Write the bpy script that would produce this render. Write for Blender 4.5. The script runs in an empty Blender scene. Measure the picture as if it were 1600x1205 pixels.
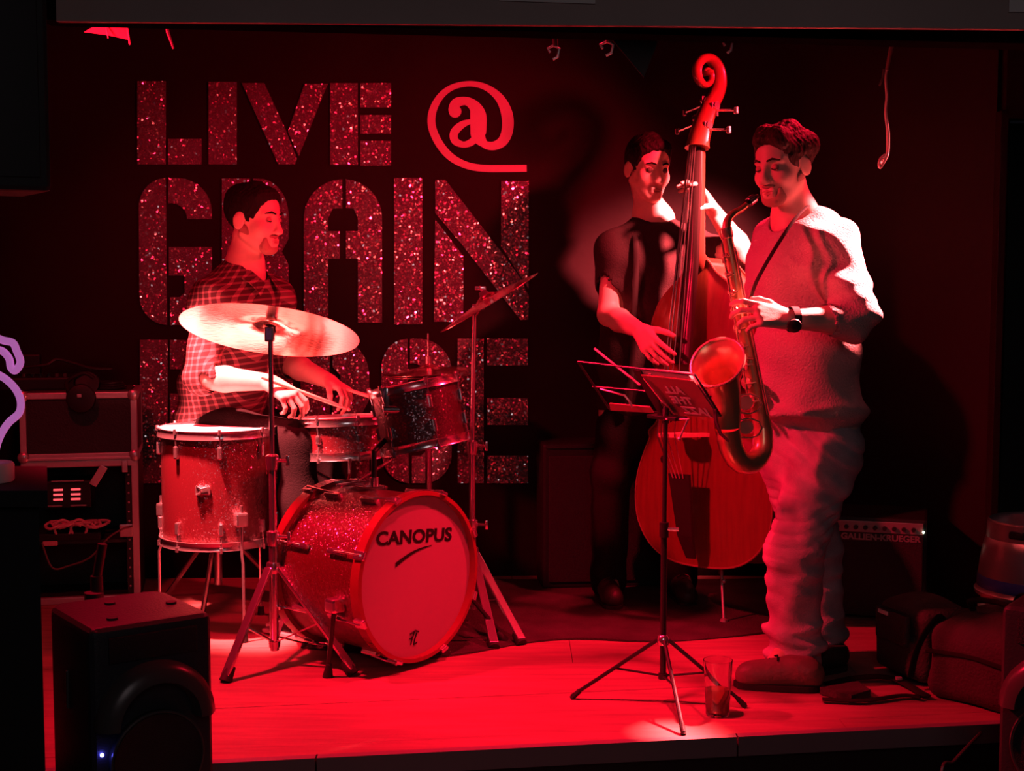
import bpy, bmesh, math, random
import numpy as np
from mathutils import Vector, Matrix
random.seed(4)
SC = bpy.context.scene
COL = SC.collection

# ------------------------------------------------------------------ camera
CAM_H, FPX = 1.27, 2200.0
PITCH = math.atan(172.5 / FPX)
cam_d = bpy.data.cameras.new('camera')
cam_d.sensor_width = 36.0
cam_d.lens = 36.0 * FPX / 1600.0
cam_d.clip_start = 0.05
cam = bpy.data.objects.new('camera', cam_d)
COL.objects.link(cam)
cam.location = (0, 0, CAM_H)
cam.rotation_euler = (math.pi / 2 - PITCH, 0, 0)
SC.camera = cam

# ------------------------------------------------------------------ world, lamps, exposure
W = bpy.data.worlds.new('world')
SC.world = W
W.use_nodes = True
W.node_tree.nodes['Background'].inputs[0].default_value = (0.55, 0.5, 0.75, 1)
W.node_tree.nodes['Background'].inputs[1].default_value = 0.003
SC.view_settings.view_transform = 'Standard'
SC.view_settings.look = 'None'
SC.view_settings.gamma = 1.0
SC.view_settings.use_curve_mapping = False
SC.view_settings.exposure = 0.0


def spot(name, loc, target, energy, color, angle, blend, radius):
    d = bpy.data.lights.new(name, 'SPOT')
    d.energy = energy
    d.color = color
    d.spot_size = math.radians(angle)
    d.spot_blend = blend
    d.shadow_soft_size = radius
    o = bpy.data.objects.new(name, d)
    COL.objects.link(o)
    o.location = loc
    o.rotation_euler = (Vector(target) - Vector(loc)).to_track_quat('-Z', 'Y').to_euler()
    return o


# stage cans hung behind the beam: at the left and the right, with added fill lamps left high and in the middle; weak house light behind the audience
LA = Vector((-1.52, 4.02, 2.18))
LB = Vector((1.22, 4.62, 2.14))
LC = Vector((1.62, 4.66, 2.20))
LD = Vector((-1.35, 4.50, 2.28))
spot('stage_can_left', LA, (0.42, 4.15, 0.0), 560.0, (1.0, 0.006, 0.038), 86, 0.8, 0.07)
spot('added_fill_left', LA, (-0.95, 5.4, 0.9), 55.0, (1.0, 0.008, 0.036), 84, 0.7, 0.07)  # extra lamp added at the left can to lift the drummer and rack
spot('stage_can_left_hot', LD, (-0.99, 4.95, 0.72), 3300.0, (1.0, 0.12, 0.12), 25.5, 0.55, 0.06)
spot('added_fill_middle', (0.15, 3.80, 2.26), (0.22, 4.30, 0.0), 400.0, (1.0, 0.006, 0.038), 46, 0.7, 0.06)  # added lamp brightening the middle of the floor, no known can here
spot('stage_can_right', LB, (-0.6, 5.2, 1.0), 310.0, (1.0, 0.008, 0.036), 100, 0.6, 0.06)
spot('stage_can_right_hot', LB, (0.88, 5.30, 1.52), 3000.0, (1.0, 0.11, 0.115), 42, 1.0, 0.06)
spot('stage_can_right_low', LC, (1.04, 4.27, 1.37), 7500.0, (1.0, 0.12, 0.125), 19, 0.5, 0.06)
hd_ = bpy.data.lights.new('house_light', 'AREA')
hd_.energy = 6.0
hd_.color = (1.0, 0.82, 0.86)
hd_.size = 1.2
ho_ = bpy.data.objects.new('house_light', hd_)
COL.objects.link(ho_)
ho_.location = (0.3, -0.6, 2.2)
ho_.rotation_euler = (math.radians(72), 0, 0)


# ------------------------------------------------------------------ authoring helpers
_cp, _sp = math.cos(PITCH), math.sin(PITCH)


def P(px, py, Y):
    """world point at distance Y into the room seen at a photograph pixel (used only to measure)"""
    xc, yc = (px - 800) / FPX, (602.5 - py) / FPX
    d = Vector((xc, _cp + yc * _sp, -_sp + yc * _cp))
    return Vector((0, 0, CAM_H)) + d * (Y / d.y)


def G(px, py, z=0.0):
    """point of the horizontal plane z seen at a photograph pixel"""
    xc, yc = (px - 800) / FPX, (602.5 - py) / FPX
    d = Vector((xc, _cp + yc * _sp, -_sp + yc * _cp))
    return Vector((0, 0, CAM_H)) + d * ((z - CAM_H) / d.z)


def V(*a):
    return Vector(a)


def unit(v):
    return Vector(v).normalized()


# ------------------------------------------------------------------ materials
MATS = {}


def mat(name, color, rough=0.6, metal=0.0, emit=None, estr=0.0, bump=0.0, bscale=40.0, coat=0.0,
        vary=0.0, vscale=6.0, spec=0.5, trans=0.0, ior=1.45, stretch=None, alpha=None, sss=0.0):
    m = bpy.data.materials.new(name)
    m.use_nodes = True
    nt = m.node_tree
    b = nt.nodes['Principled BSDF']
    b.inputs['Base Color'].default_value = (*color, 1)
    b.inputs['Roughness'].default_value = rough
    b.inputs['Metallic'].default_value = metal
    b.inputs['Specular IOR Level'].default_value = spec
    b.inputs['Coat Weight'].default_value = coat
    b.inputs['Coat Roughness'].default_value = 0.08
    b.inputs['Transmission Weight'].default_value = trans
    b.inputs['IOR'].default_value = ior
    if emit:
        b.inputs['Emission Color'].default_value = (*emit, 1)
        b.inputs['Emission Strength'].default_value = estr
    tc = nt.nodes.new('ShaderNodeTexCoord')
    src = tc.outputs['Object']
    if stretch:
        mp = nt.nodes.new('ShaderNodeMapping')
        mp.inputs['Scale'].default_value = stretch
        nt.links.new(src, mp.inputs['Vector'])
        src = mp.outputs['Vector']
    if vary:
        n = nt.nodes.new('ShaderNodeTexNoise')
        n.inputs['Scale'].default_value = vscale
        n.inputs['Detail'].default_value = 6
        nt.links.new(src, n.inputs['Vector'])
        r = nt.nodes.new('ShaderNodeValToRGB')
        r.color_ramp.elements[0].position = 0.3
        r.color_ramp.elements[1].position = 0.7
        r.color_ramp.elements[0].color = (*[c * (1 - vary) for c in color], 1)
        r.color_ramp.elements[1].color = (*[min(1, c * (1 + vary)) for c in color], 1)
        nt.links.new(n.outputs['Fac'], r.inputs['Fac'])
        nt.links.new(r.outputs['Color'], b.inputs['Base Color'])
    if bump:
        n = nt.nodes.new('ShaderNodeTexNoise')
        n.inputs['Scale'].default_value = bscale
        n.inputs['Detail'].default_value = 4
        nt.links.new(src, n.inputs['Vector'])
        bp = nt.nodes.new('ShaderNodeBump')
        bp.inputs['Strength'].default_value = bump
        bp.inputs['Distance'].default_value = 0.01
        nt.links.new(n.outputs['Fac'], bp.inputs['Height'])
        nt.links.new(bp.outputs['Normal'], b.inputs['Normal'])
    MATS[name] = m
    return m


def glitter(name, base, flake, scale, spread, rough=0.28, mix=0.6, coat=0.0):
    """sparkling flakes: every voronoi cell is a tiny mirror with its own tilt over a tinted base"""
    m = bpy.data.materials.new(name)
    m.use_nodes = True
    nt = m.node_tree
    N = nt.nodes
    Lk = nt.links.new
    b = N['Principled BSDF']
    b.inputs['Base Color'].default_value = (*base, 1)
    b.inputs['Roughness'].default_value = 0.5
    b.inputs['Coat Weight'].default_value = coat
    b.inputs['Coat Roughness'].default_value = 0.12
    tc = N.new('ShaderNodeTexCoord')
    vo = N.new('ShaderNodeTexVoronoi')
    vo.inputs['Scale'].default_value = scale
    Lk(tc.outputs['Object'], vo.inputs['Vector'])
    s1 = N.new('ShaderNodeVectorMath'); s1.operation = 'SUBTRACT'
    s1.inputs[1].default_value = (0.5, 0.5, 0.5)
    Lk(vo.outputs['Color'], s1.inputs[0])
    s2 = N.new('ShaderNodeVectorMath'); s2.operation = 'SCALE'
    s2.inputs['Scale'].default_value = spread
    Lk(s1.outputs[0], s2.inputs[0])
    ge = N.new('ShaderNodeNewGeometry')
    ad = N.new('ShaderNodeVectorMath'); ad.operation = 'ADD'
    Lk(ge.outputs['Normal'], ad.inputs[0]); Lk(s2.outputs[0], ad.inputs[1])
    nm = N.new('ShaderNodeVectorMath'); nm.operation = 'NORMALIZE'
    Lk(ad.outputs[0], nm.inputs[0])
    g = N.new('ShaderNodeBsdfGlossy')
    g.inputs['Color'].default_value = (*flake, 1)
    g.inputs['Roughness'].default_value = rough
    Lk(nm.outputs[0], g.inputs['Normal'])
    mx = N.new('ShaderNodeMixShader')
    mx.inputs[0].default_value = mix
    Lk(b.outputs[0], mx.inputs[1]); Lk(g.outputs[0], mx.inputs[2])
    Lk(mx.outputs[0], N['Material Output'].inputs['Surface'])
    MATS[name] = m
    return m


def checks(name, dark, light, pitch=0.024):
    m = mat(name, dark, rough=0.85, bump=0.15, bscale=300)
    nt = m.node_tree
    N = nt.nodes
    Lk = nt.links.new
    b = N['Principled BSDF']
    tc = N.new('ShaderNodeTexCoord')
    vm = N.new('ShaderNodeMapping')
    vm.inputs['Rotation'].default_value = (0.0, 0.10, 0.5)
    Lk(tc.outputs['Object'], vm.inputs['Vector'])
    sx = N.new('ShaderNodeSeparateXYZ')
    Lk(vm.outputs['Vector'], sx.inputs[0])
    outs = []
    for ch in ('X', 'Z'):
        a = N.new('ShaderNodeMath'); a.operation = 'MULTIPLY'; a.inputs[1].default_value = 1 / pitch
        Lk(sx.outputs[ch], a.inputs[0])
        f = N.new('ShaderNodeMath'); f.operation = 'FRACT'
        Lk(a.outputs[0], f.inputs[0])
        l = N.new('ShaderNodeMath'); l.operation = 'LESS_THAN'; l.inputs[1].default_value = 0.34
        Lk(f.outputs[0], l.inputs[0])
        outs.append(l)
    s = N.new('ShaderNodeMath'); s.operation = 'ADD'
    Lk(outs[0].outputs[0], s.inputs[0]); Lk(outs[1].outputs[0], s.inputs[1])
    h = N.new('ShaderNodeMath'); h.operation = 'MULTIPLY'; h.inputs[1].default_value = 0.5
    Lk(s.outputs[0], h.inputs[0])
    r = N.new('ShaderNodeValToRGB')
    r.color_ramp.elements[0].color = (*dark, 1)
    r.color_ramp.elements[1].color = (*light, 1)
    mid = r.color_ramp.elements.new(0.5)
    mid.color = (*[0.62 * a_ + 0.38 * b_ for a_, b_ in zip(dark, light)], 1)
    Lk(h.outputs[0], r.inputs['Fac'])
    Lk(r.outputs['Color'], b.inputs['Base Color'])
    return m


# ------------------------------------------------------------------ object bookkeeping
BASE = {}


def tag(o, label=None, cat=None, group=None, kind=None):
    if label: o['label'] = label
    if cat: o['category'] = cat
    if group: o['group'] = group
    if kind: o['kind'] = kind
    return o


def thing(name, loc, label, cat, group=None):
    o = bpy.data.objects.new(name, None)
    o.empty_display_size = 0.1
    COL.objects.link(o)
    o.location = loc
    BASE[o] = Vector(loc)
    return tag(o, label, cat, group)


def link(name, me, m, parent=None, loc=None):
    """mesh built in world coordinates -> object whose origin is its thing's base"""
    base = BASE[parent] if parent else Vector(loc if loc is not None else (0, 0, 0))
    me.transform(Matrix.Translation(-base))
    o = bpy.data.objects.new(name, me)
    COL.objects.link(o)
    if parent:
        o.parent = parent
    else:
        o.location = base
    BASE[o] = base
    if m is not None:
        me.materials.append(MATS[m] if isinstance(m, str) else m)
    return o


class MB:
    def __init__(s):
        s.v, s.f, s.smooth = [], [], []

    def add(s, vs, fs, smooth=False):
        n = len(s.v)
        s.v += [Vector(v) for v in vs]
        s.f += [tuple(i + n for i in f) for f in fs]
        s.smooth += [smooth] * len(fs)
        return s

    def box(s, c, size, rz=0.0, R=None, bev=0.0):
        hx, hy, hz = [a / 2 for a in size]
        M = R if R is not None else Matrix.Rotation(rz, 3, 'Z')
        c = Vector(c)
        if bev:
            b = min(bev, hx * .9, hy * .9, hz * .9)
            bm = bmesh.new()
            bmesh.ops.create_cube(bm, size=1)
            for v in bm.verts:
                v.co = Vector((v.co.x * 2 * hx, v.co.y * 2 * hy, v.co.z * 2 * hz))
            bmesh.ops.bevel(bm, geom=bm.edges[:], offset=b, segments=2, affect='EDGES', profile=0.6)
            bm.verts.index_update()
            s.add([c + M @ v.co for v in bm.verts], [[v.index for v in f.verts] for f in bm.faces])
            bm.free()
            return s
        vs = [c + M @ Vector((x, y, z)) for x in (-hx, hx) for y in (-hy, hy) for z in (-hz, hz)]
        return s.add(vs, [(0, 1, 3, 2), (4, 6, 7, 5), (0, 4, 5, 1), (2, 3, 7, 6), (0, 2, 6, 4), (1, 5, 7, 3)])

    def tube(s, pts, r, seg=10, caps=True, closed=False, ell=None):
        pts = [Vector(p) for p in pts]
        n = len(pts)
        rs = r if isinstance(r, (list, tuple)) else [r] * n
        up = None
        rings = []
        for i, p in enumerate(pts):
            a = pts[i - 1] if (i > 0 or closed) else pts[0]
            b = pts[(i + 1) % n] if (i < n - 1 or closed) else pts[-1]
            t = (b - a)
            t = t.normalized() if t.length > 1e-9 else Vector((0, 0, 1))
            if up is None:
                ref = Vector((0, 0, 1)) if abs(t.z) < 0.9 else Vector((1, 0, 0))
                if ell: ref = Vector(ell[0])
                up = (ref - t * ref.dot(t)).normalized()
            else:
                up = (up - t * up.dot(t))
                up = up.normalized() if up.length > 1e-6 else t.orthogonal().normalized()
            side = t.cross(up)
            k = ell[1] if ell else 1.0
            rings.append([p + (up * math.cos(2 * math.pi * j / seg) * k + side * math.sin(2 * math.pi * j / seg)) * rs[i] for j in range(seg)])
        vs = [v for rg in rings for v in rg]
        fs = []
        for i in range(n if closed else n - 1):
            i2 = (i + 1) % n
            for j in range(seg):
                k = (j + 1) % seg
                fs.append((i * seg + j, i * seg + k, i2 * seg + k, i2 * seg + j))
        s.add(vs, fs, True)
        if caps and not closed:
            m = len(s.v) - len(vs)
            s.f += [tuple(m + j for j in range(seg - 1, -1, -1)), tuple(m + (n - 1) * seg + j for j in range(seg))]
            s.smooth += [False, False]
        return s

    def cyl(s, a, b, r0, r1=None, seg=12, caps=True):
        return s.tube([a, b], [r0, r0 if r1 is None else r1], seg, caps)

    def lathe(s, origin, axis, prof, seg=32, ref=None, smooth=True):
        """prof: list of (radius, distance along the axis)"""
        o, ax = Vector(origin), unit(axis)
        e1 = Vector(ref) if ref is not None else (Vector((1, 0, 0)) if abs(ax.x) < 0.9 else Vector((0, 1, 0)))
        e1 = (e1 - ax * e1.dot(ax)).normalized()
        e2 = ax.cross(e1)
        vs, fs = [], []
        for (r, h) in prof:
            for j in range(seg):
                t = 2 * math.pi * j / seg
                vs.append(o + ax * h + (e1 * math.cos(t) + e2 * math.sin(t)) * max(r, 1e-5))
        for i in range(len(prof) - 1):
            for j in range(seg):
                k = (j + 1) % seg
                fs.append((i * seg + j, i * seg + k, (i + 1) * seg + k, (i + 1) * seg + j))
        return s.add(vs, fs, smooth)

    def prism(s, poly, ext):
        """polygon of 3-D points pushed along ext"""
        n = len(poly)
        e = Vector(ext)
        vs = [Vector(p) for p in poly] + [Vector(p) + e for p in poly]
        fs = [tuple(range(n)), tuple(range(2 * n - 1, n - 1, -1))]
        fs += [(i, (i + 1) % n + 0, (i + 1) % n + n, i + n) for i in range(n)]
        return s.add(vs, fs)

    def sphere(s, c, r, seg=14, rings=8, scale=(1, 1, 1), R=None):
        c = Vector(c)
        vs, fs = [], []
        for i in range(rings + 1):
            th = math.pi * i / rings
            for j in range(seg):
                ph = 2 * math.pi * j / seg
                q = Vector((math.sin(th) * math.cos(ph) * scale[0], math.sin(th) * math.sin(ph) * scale[1], math.cos(th) * scale[2])) * r
                vs.append(c + (R @ q if R is not None else q))
        for i in range(rings):
            for j in range(seg):
                k = (j + 1) % seg
                fs.append((i * seg + j, (i + 1) * seg + j, (i + 1) * seg + k, i * seg + k))
        return s.add(vs, fs, True)

    def build(s, name, m, parent=None, loc=None):
        me = bpy.data.meshes.new(name)
        me.from_pydata([tuple(v) for v in s.v], [], s.f)
        bm = bmesh.new()
        bm.from_mesh(me)
        bmesh.ops.remove_doubles(bm, verts=bm.verts, dist=1e-6)
        big = [f for f in bm.faces if len(f.verts) > 4]
        if big:
            bmesh.ops.triangulate(bm, faces=big)
        bmesh.ops.recalc_face_normals(bm, faces=bm.faces)
        for f in bm.faces:
            f.smooth = False
        bm.to_mesh(me)
        bm.free()
        if any(s.smooth):
            me.shade_smooth()
            me.set_sharp_from_angle(angle=math.radians(42))
        me.update()
        return link(name, me, m, parent, loc)


def frame(axis, ref=(0, 0, 1)):
    a = unit(axis)
    r = Vector(ref)
    if abs(a.dot(r.normalized())) > 0.98: r = Vector((1, 0, 0))
    e1 = (r - a * r.dot(a)).normalized()
    return a, e1, a.cross(e1)


def spline(pts, n=6):
    """Catmull-Rom through points (any dimension)"""
    pts = [Vector(p) for p in pts]
    out = []
    for i in range(len(pts) - 1):
        p0, p1, p2, p3 = pts[max(i - 1, 0)], pts[i], pts[i + 1], pts[min(i + 2, len(pts) - 1)]
        for k in range(n):
            t = k / n
            out.append(0.5 * ((2 * p1) + (p2 - p0) * t + (2 * p0 - 5 * p1 + 4 * p2 - p3) * t * t + (3 * p1 - p0 - 3 * p2 + p3) * t ** 3))
    out.append(pts[-1])
    return out


# ------------------------------------------------------------------ distance-field modelling (people, cloth, soft bags)
class Field:
    def __init__(s, lo, hi, vox):
        s.lo = np.array(lo, dtype=np.float32)
        s.vox = vox
        s.n = [int(math.ceil((hi[i] - lo[i]) / vox)) + 1 for i in range(3)]
        s.F = np.full(s.n, 1.0, dtype=np.float32)
        s.ax = [s.lo[i] + np.arange(s.n[i], dtype=np.float32) * vox for i in range(3)]

    def _sl(s, lo, hi, m):
        out = []
        for i in range(3):
            a = int(max(0, math.floor((lo[i] - m - s.lo[i]) / s.vox)))
            b = int(min(s.n[i], math.ceil((hi[i] + m - s.lo[i]) / s.vox) + 1))
            if b <= a: return None
            out.append(slice(a, b))
        return tuple(out)

    def _xyz(s, sl):
        return s.ax[0][sl[0]][:, None, None], s.ax[1][sl[1]][None, :, None], s.ax[2][sl[2]][None, None, :]

    def _put(s, sl, d, k, sub):
        a = s.F[sl]
        if sub:
            d = -d
            if k > 0:
                h = np.maximum(k - np.abs(a - d), 0) / k
                s.F[sl] = np.maximum(a, d) + h * h * k * 0.25
            else:
                s.F[sl] = np.maximum(a, d)
        else:
            if k > 0:
                h = np.maximum(k - np.abs(a - d), 0) / k
                s.F[sl] = np.minimum(a, d) - h * h * k * 0.25
            else:
                s.F[sl] = np.minimum(a, d)

    def cone(s, a, b, ra, rb, k=0.01, flat=None, sub=False):
        a, b = np.array(a, np.float32), np.array(b, np.float32)
        R = max(ra, rb) * (max(1.0, flat[1]) if flat else 1.0)
        m = 0.0 if sub else k + 3 * s.vox
        sl = s._sl(np.minimum(a, b) - R, np.maximum(a, b) + R, m)
        if sl is None: return s
        X, Y, Z = s._xyz(sl)
        ab = b - a
        L2 = max(float(ab @ ab), 1e-9)
        X0, Y0, Z0 = X - a[0], Y - a[1], Z - a[2]
        t = np.clip((X0 * ab[0] + Y0 * ab[1] + Z0 * ab[2]) / L2, 0, 1)
        qx, qy, qz = X0 - t * ab[0], Y0 - t * ab[1], Z0 - t * ab[2]
        if flat:
            w = np.array(unit(flat[0]), np.float32)
            c = (qx * w[0] + qy * w[1] + qz * w[2]) * (1 - 1 / flat[1])
            qx, qy, qz = qx - c * w[0], qy - c * w[1], qz - c * w[2]
        d = np.sqrt(qx * qx + qy * qy + qz * qz) - (ra + (rb - ra) * t)
        s._put(sl, d, k, sub)
        return s

    def ell(s, c, r, axes=None, k=0.01, sub=False):
        c = np.array(c, np.float32)
        R = max(r)
        m = 0.0 if sub else k + 3 * s.vox
        sl = s._sl(c - R, c + R, m)
        if sl is None: return s
        X, Y, Z = s._xyz(sl)
        X, Y, Z = X - c[0], Y - c[1], Z - c[2]
        axes = axes or (V(1, 0, 0), V(0, 1, 0), V(0, 0, 1))
        q0 = q1 = 0
        for ax, rr in zip(axes, r):
            q = X * ax[0] + Y * ax[1] + Z * ax[2]
            q0 = q0 + (q / rr) ** 2
            q1 = q1 + (q / (rr * rr)) ** 2
        q0, q1 = np.sqrt(q0), np.sqrt(q1) + 1e-9
        s._put(sl, q0 * (q0 - 1) / q1, k, sub)
        return s

    def box(s, c, h, axes=None, rnd=0.02, k=0.01, sub=False):
        c = np.array(c, np.float32)
        R = math.sqrt(sum(x * x for x in h))
        sl = s._sl(c - R, c + R, 0.0 if sub else k + 3 * s.vox)
        if sl is None: return s
        X, Y, Z = s._xyz(sl)
        X, Y, Z = X - c[0], Y - c[1], Z - c[2]
        axes = axes or (V(1, 0, 0), V(0, 1, 0), V(0, 0, 1))
        out, ins = 0, None
        for ax, hh in zip(axes, h):
            q = np.abs(X * ax[0] + Y * ax[1] + Z * ax[2]) - (hh - rnd)
            out = out + np.maximum(q, 0) ** 2
            ins = q if ins is None else np.maximum(ins, q)
        s._put(sl, np.sqrt(out) + np.minimum(ins, 0) - rnd, k, sub)
        return s

    def cut(s, point, normal):
        """remove everything on the normal's side"""
        n = unit(normal)
        p = Vector(point)
        X, Y, Z = s.ax[0][:, None, None], s.ax[1][None, :, None], s.ax[2][None, None, :]
        d = (X - p.x) * n.x + (Y - p.y) * n.y + (Z - p.z) * n.z
        s.F = np.maximum(s.F, d)
        return s

    def disp(s, fn):
        X, Y, Z = s.ax[0][:, None, None], s.ax[1][None, :, None], s.ax[2][None, None, :]
        s.F += fn(X, Y, Z).astype(np.float32)
        return s

    def mesh(s, name):
        F = s.F
        A = F < 0
        c = [A[i:A.shape[0] - 1 + i, j:A.shape[1] - 1 + j, k:A.shape[2] - 1 + k] for i in (0, 1) for j in (0, 1) for k in (0, 1)]
        anyc, allc = c[0].copy(), c[0].copy()
        for q in c[1:]:
            anyc |= q
            allc &= q
        act = anyc & ~allc
        idx = np.argwhere(act)
        vid = np.full(act.shape, -1, np.int32)
        vid[act] = np.arange(len(idx))
        corners = np.array([(i, j, k) for i in (0, 1) for j in (0, 1) for k in (0, 1)])
        val = np.stack([F[idx[:, 0] + o[0], idx[:, 1] + o[1], idx[:, 2] + o[2]] for o in corners], 1)
        acc = np.zeros((len(idx), 3), np.float32)
        cnt = np.zeros(len(idx), np.float32)
        for a in range(8):
            for b in range(a + 1, 8):
                if np.abs(corners[a] - corners[b]).sum() != 1: continue
                va, vb = val[:, a], val[:, b]
                m = (va < 0) != (vb < 0)
                t = np.where(m, va / np.where(m, va - vb, 1), 0)
                acc += np.where(m[:, None], corners[a] + t[:, None] * (corners[b] - corners[a]), 0)
                cnt += m
        pos = (idx + acc / np.maximum(cnt, 1)[:, None]) * s.vox + s.lo
        quads = []
        for ax in range(3):
            o1, o2 = [(1, 2), (2, 0), (0, 1)][ax]
            sl0 = [slice(1, n - 1) for n in F.shape]
            sl1 = list(sl0)
            sl0[ax] = slice(0, F.shape[ax] - 1)
            sl1[ax] = slice(1, F.shape[ax])
            a, b = A[tuple(sl0)], A[tuple(sl1)]
            e = np.argwhere(a != b)
            if not len(e): continue
            inside = a[tuple(e.T)]
            base = e + np.array([0 if i == ax else 1 for i in range(3)])
            d1 = np.zeros(3, int); d1[o1] = -1
            d2 = np.zeros(3, int); d2[o2] = -1
            q = [vid[tuple((base + d).T)] for d in (0 * d1, d1, d1 + d2, d2)]
            q = np.stack(q, 1)
            q[~inside] = q[~inside][:, ::-1]
            quads.append(q)
        q = np.concatenate(quads)
        q = q[(q >= 0).all(1)]
        # two gentle smoothing passes
        for _ in range(2):
            sm = np.zeros_like(pos); w = np.zeros(len(pos), np.float32)
            for i in range(4):
                a, b = q[:, i], q[:, (i + 1) % 4]
                for c3 in range(3):
                    sm[:, c3] += np.bincount(a, pos[b, c3], len(pos)).astype(np.float32)
                w += np.bincount(a, minlength=len(pos))
            pos = np.where(w[:, None] > 0, 0.5 * pos + 0.5 * sm / np.maximum(w, 1)[:, None], pos)
        me = bpy.data.meshes.new(name)
        me.vertices.add(len(pos))
        me.vertices.foreach_set('co', pos.astype(np.float32).ravel())
        me.loops.add(len(q) * 4)
        me.loops.foreach_set('vertex_index', q.astype(np.int32).ravel())
        me.polygons.add(len(q))
        me.polygons.foreach_set('loop_start', np.arange(0, len(q) * 4, 4, dtype=np.int32))
        me.polygons.foreach_set('loop_total', np.full(len(q), 4, np.int32))
        me.update(calc_edges=True)
        me.shade_smooth()
        return me

    def build(s, name, m, parent=None, loc=None):
        return link(name, s.mesh(name), m, parent, loc)

# ------------------------------------------------------------------ materials in the room
mat('black_wall', (0.0105, 0.0034, 0.0048), spec=.15, rough=0.62, bump=0.12, bscale=14, vary=0.12, vscale=3)
mat('black_paint', (0.014, 0.013, 0.014), rough=0.6, bump=0.1, bscale=25)
mat('dark_floor', (0.02, 0.018, 0.018), rough=0.6, vary=0.3)
mat('board', (0.32, 0.15, 0.14), rough=0.62, bump=0.25, bscale=6, vary=0.16, vscale=4, stretch=(1.2, 9, 9))
mat('nosing', (0.20, 0.16, 0.17), rough=0.5, bump=0.1, bscale=30)
mat('fascia', (0.012, 0.01, 0.011), rough=0.7)
mat('beam_paint', (0.40, 0.30, 0.28), rough=0.65, bump=0.1, bscale=8, vary=0.12, vscale=2)
mat('beam_dark', (0.006, 0.005, 0.005), rough=1.0, spec=0.0)
mat('batten', (0.16, 0.11, 0.10), rough=0.5)
mat('carpet', (0.05, 0.036, 0.036), rough=0.95, bump=0.9, bscale=160, vary=0.35, vscale=7)
glitter('glitter_silver', (0.15, 0.13, 0.14), (0.97, 0.95, 0.95), 150.0, 1.6, rough=0.15, mix=0.42)
mat('red_print', (0.48, 0.32, 0.36), rough=0.6)
mat('paper', (0.72, 0.68, 0.66), rough=0.8)
mat('chrome', (0.80, 0.78, 0.80), rough=0.20, metal=0.92)
mat('satin_steel', (0.62, 0.58, 0.58), rough=0.34, metal=0.7)
mat('rubber', (0.018, 0.016, 0.017), rough=0.7)
mat('black_metal', (0.03, 0.028, 0.03), rough=0.35, metal=0.3)
mat('black_plastic', (0.013, 0.012, 0.013), spec=.3, rough=0.5, bump=0.08, bscale=220)
mat('white_plastic', (0.75, 0.66, 0.64), rough=0.5)

WALL_Y = 5.9
SX0, SX1 = -1.95, 1.95


def st(name, mb, m, loc=(0, 0, 0), parent=None):
    o = mb.build(name, m, parent, loc if parent is None else None)
    if parent is None: o['kind'] = 'structure'
    return o


FLOOR_Z = -0.40
st('floor', MB().box((0, 2.2, FLOOR_Z - 0.05), (6.4, 8.4, 0.1)), 'dark_floor', (0, 2.2, FLOOR_Z))
# back wall up to the corner seen right of the band, then the side wall swings forward to the doorway
cx_corner = P(1247, 300, WALL_Y).x
st('wall_back', MB().box(((-2.6 + cx_corner) / 2, WALL_Y + 0.06, 1.0), (cx_corner + 2.6, 0.12, 2.9)), 'black_wall', (-0.6, WALL_Y, 0))
pA, pB = V(cx_corner, WALL_Y + 0.0, 0), V(P(1549, 500, 5.25).x, 5.25, 0)
dAB = (pB - pA).normalized()
nAB = V(-dAB.y, dAB.x, 0)
st('wall_right', MB().prism([pA + V(0, 0, -.45), pB + V(0, 0, -.45), pB + V(0, 0, 2.4), pA + V(0, 0, 2.4)], nAB * 0.1), 'black_wall', pA)
# doorway at the far right: jamb, header, and the dark passage behind it
jx = pB
st('trim_1', MB().box((jx.x + 0.012, jx.y - 0.02, 0.72), (0.03, 0.07, 2.3), bev=0.004), 'black_wall', (jx.x, jx.y, -.4))
d1 = V(jx.x + 0.55, jx.y - 0.02, 0)
zh = P(1580, 187, 5.25).z
st('wall_side', MB().box((jx.x + 0.52, jx.y + 0.0, (2.4 + zh) / 2), (1.0, 0.08, 2.4 - zh)), 'black_wall', (jx.x + .5, jx.y, zh))
st('door_1', MB().box((jx.x + 0.55, jx.y + 0.42, 0.72), (1.05, 0.05, 2.3), bev=0.004).box((jx.x + 0.30, jx.y + 0.39, 0.72), (0.03, 0.03, 2.2)),
   'black_paint', (jx.x + .55, jx.y + .42, -.4))
st('wall_left', MB().box((-2.25, 3.3, 1.0), (0.12, 5.4, 2.9)), 'black_paint', (-2.25, 3.3, -.4))
# dark box speaker hung from the ceiling in the upper left corner
hb0, hb1 = P(78, 150, 3.2), P(-130, 150, 3.05)
hx_ = (hb0 - hb1); hx_.z = 0; hw_ = hx_.length; hx_.normalize()
hyv = V(-hx_.y, hx_.x, 0)
hzb = P(78, 300, 3.2).z
hc = (hb0 + hb1) / 2 + hyv * .12
hsp = thing('hanging_speaker', (hc.x, hc.y, hzb), 'black box speaker hung from the ceiling in the upper left corner', 'speaker')
Rh = Matrix((hx_, hyv, V(0, 0, 1))).transposed()
MB().box(V(hc.x, hc.y, hzb + .27), (hw_, .24, .54), R=Rh, bev=.012).build('cabinet', 'black_paint', hsp)
MB().box(V(hc.x, hc.y, hzb + .27) - hyv * .122, (hw_ - .05, .006, .48), R=Rh, bev=.003).build('grille', 'black_metal', hsp)
MB().cyl((hc.x, hc.y, hzb + .53), (hc.x, hc.y, 2.39), .02).build('bracket', 'black_metal', hsp)
st('ceiling', MB().box((0, 4.2, 2.42), (6.4, 6.0, 0.08)), 'beam_dark', (0, 4.2, 2.4))

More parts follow.
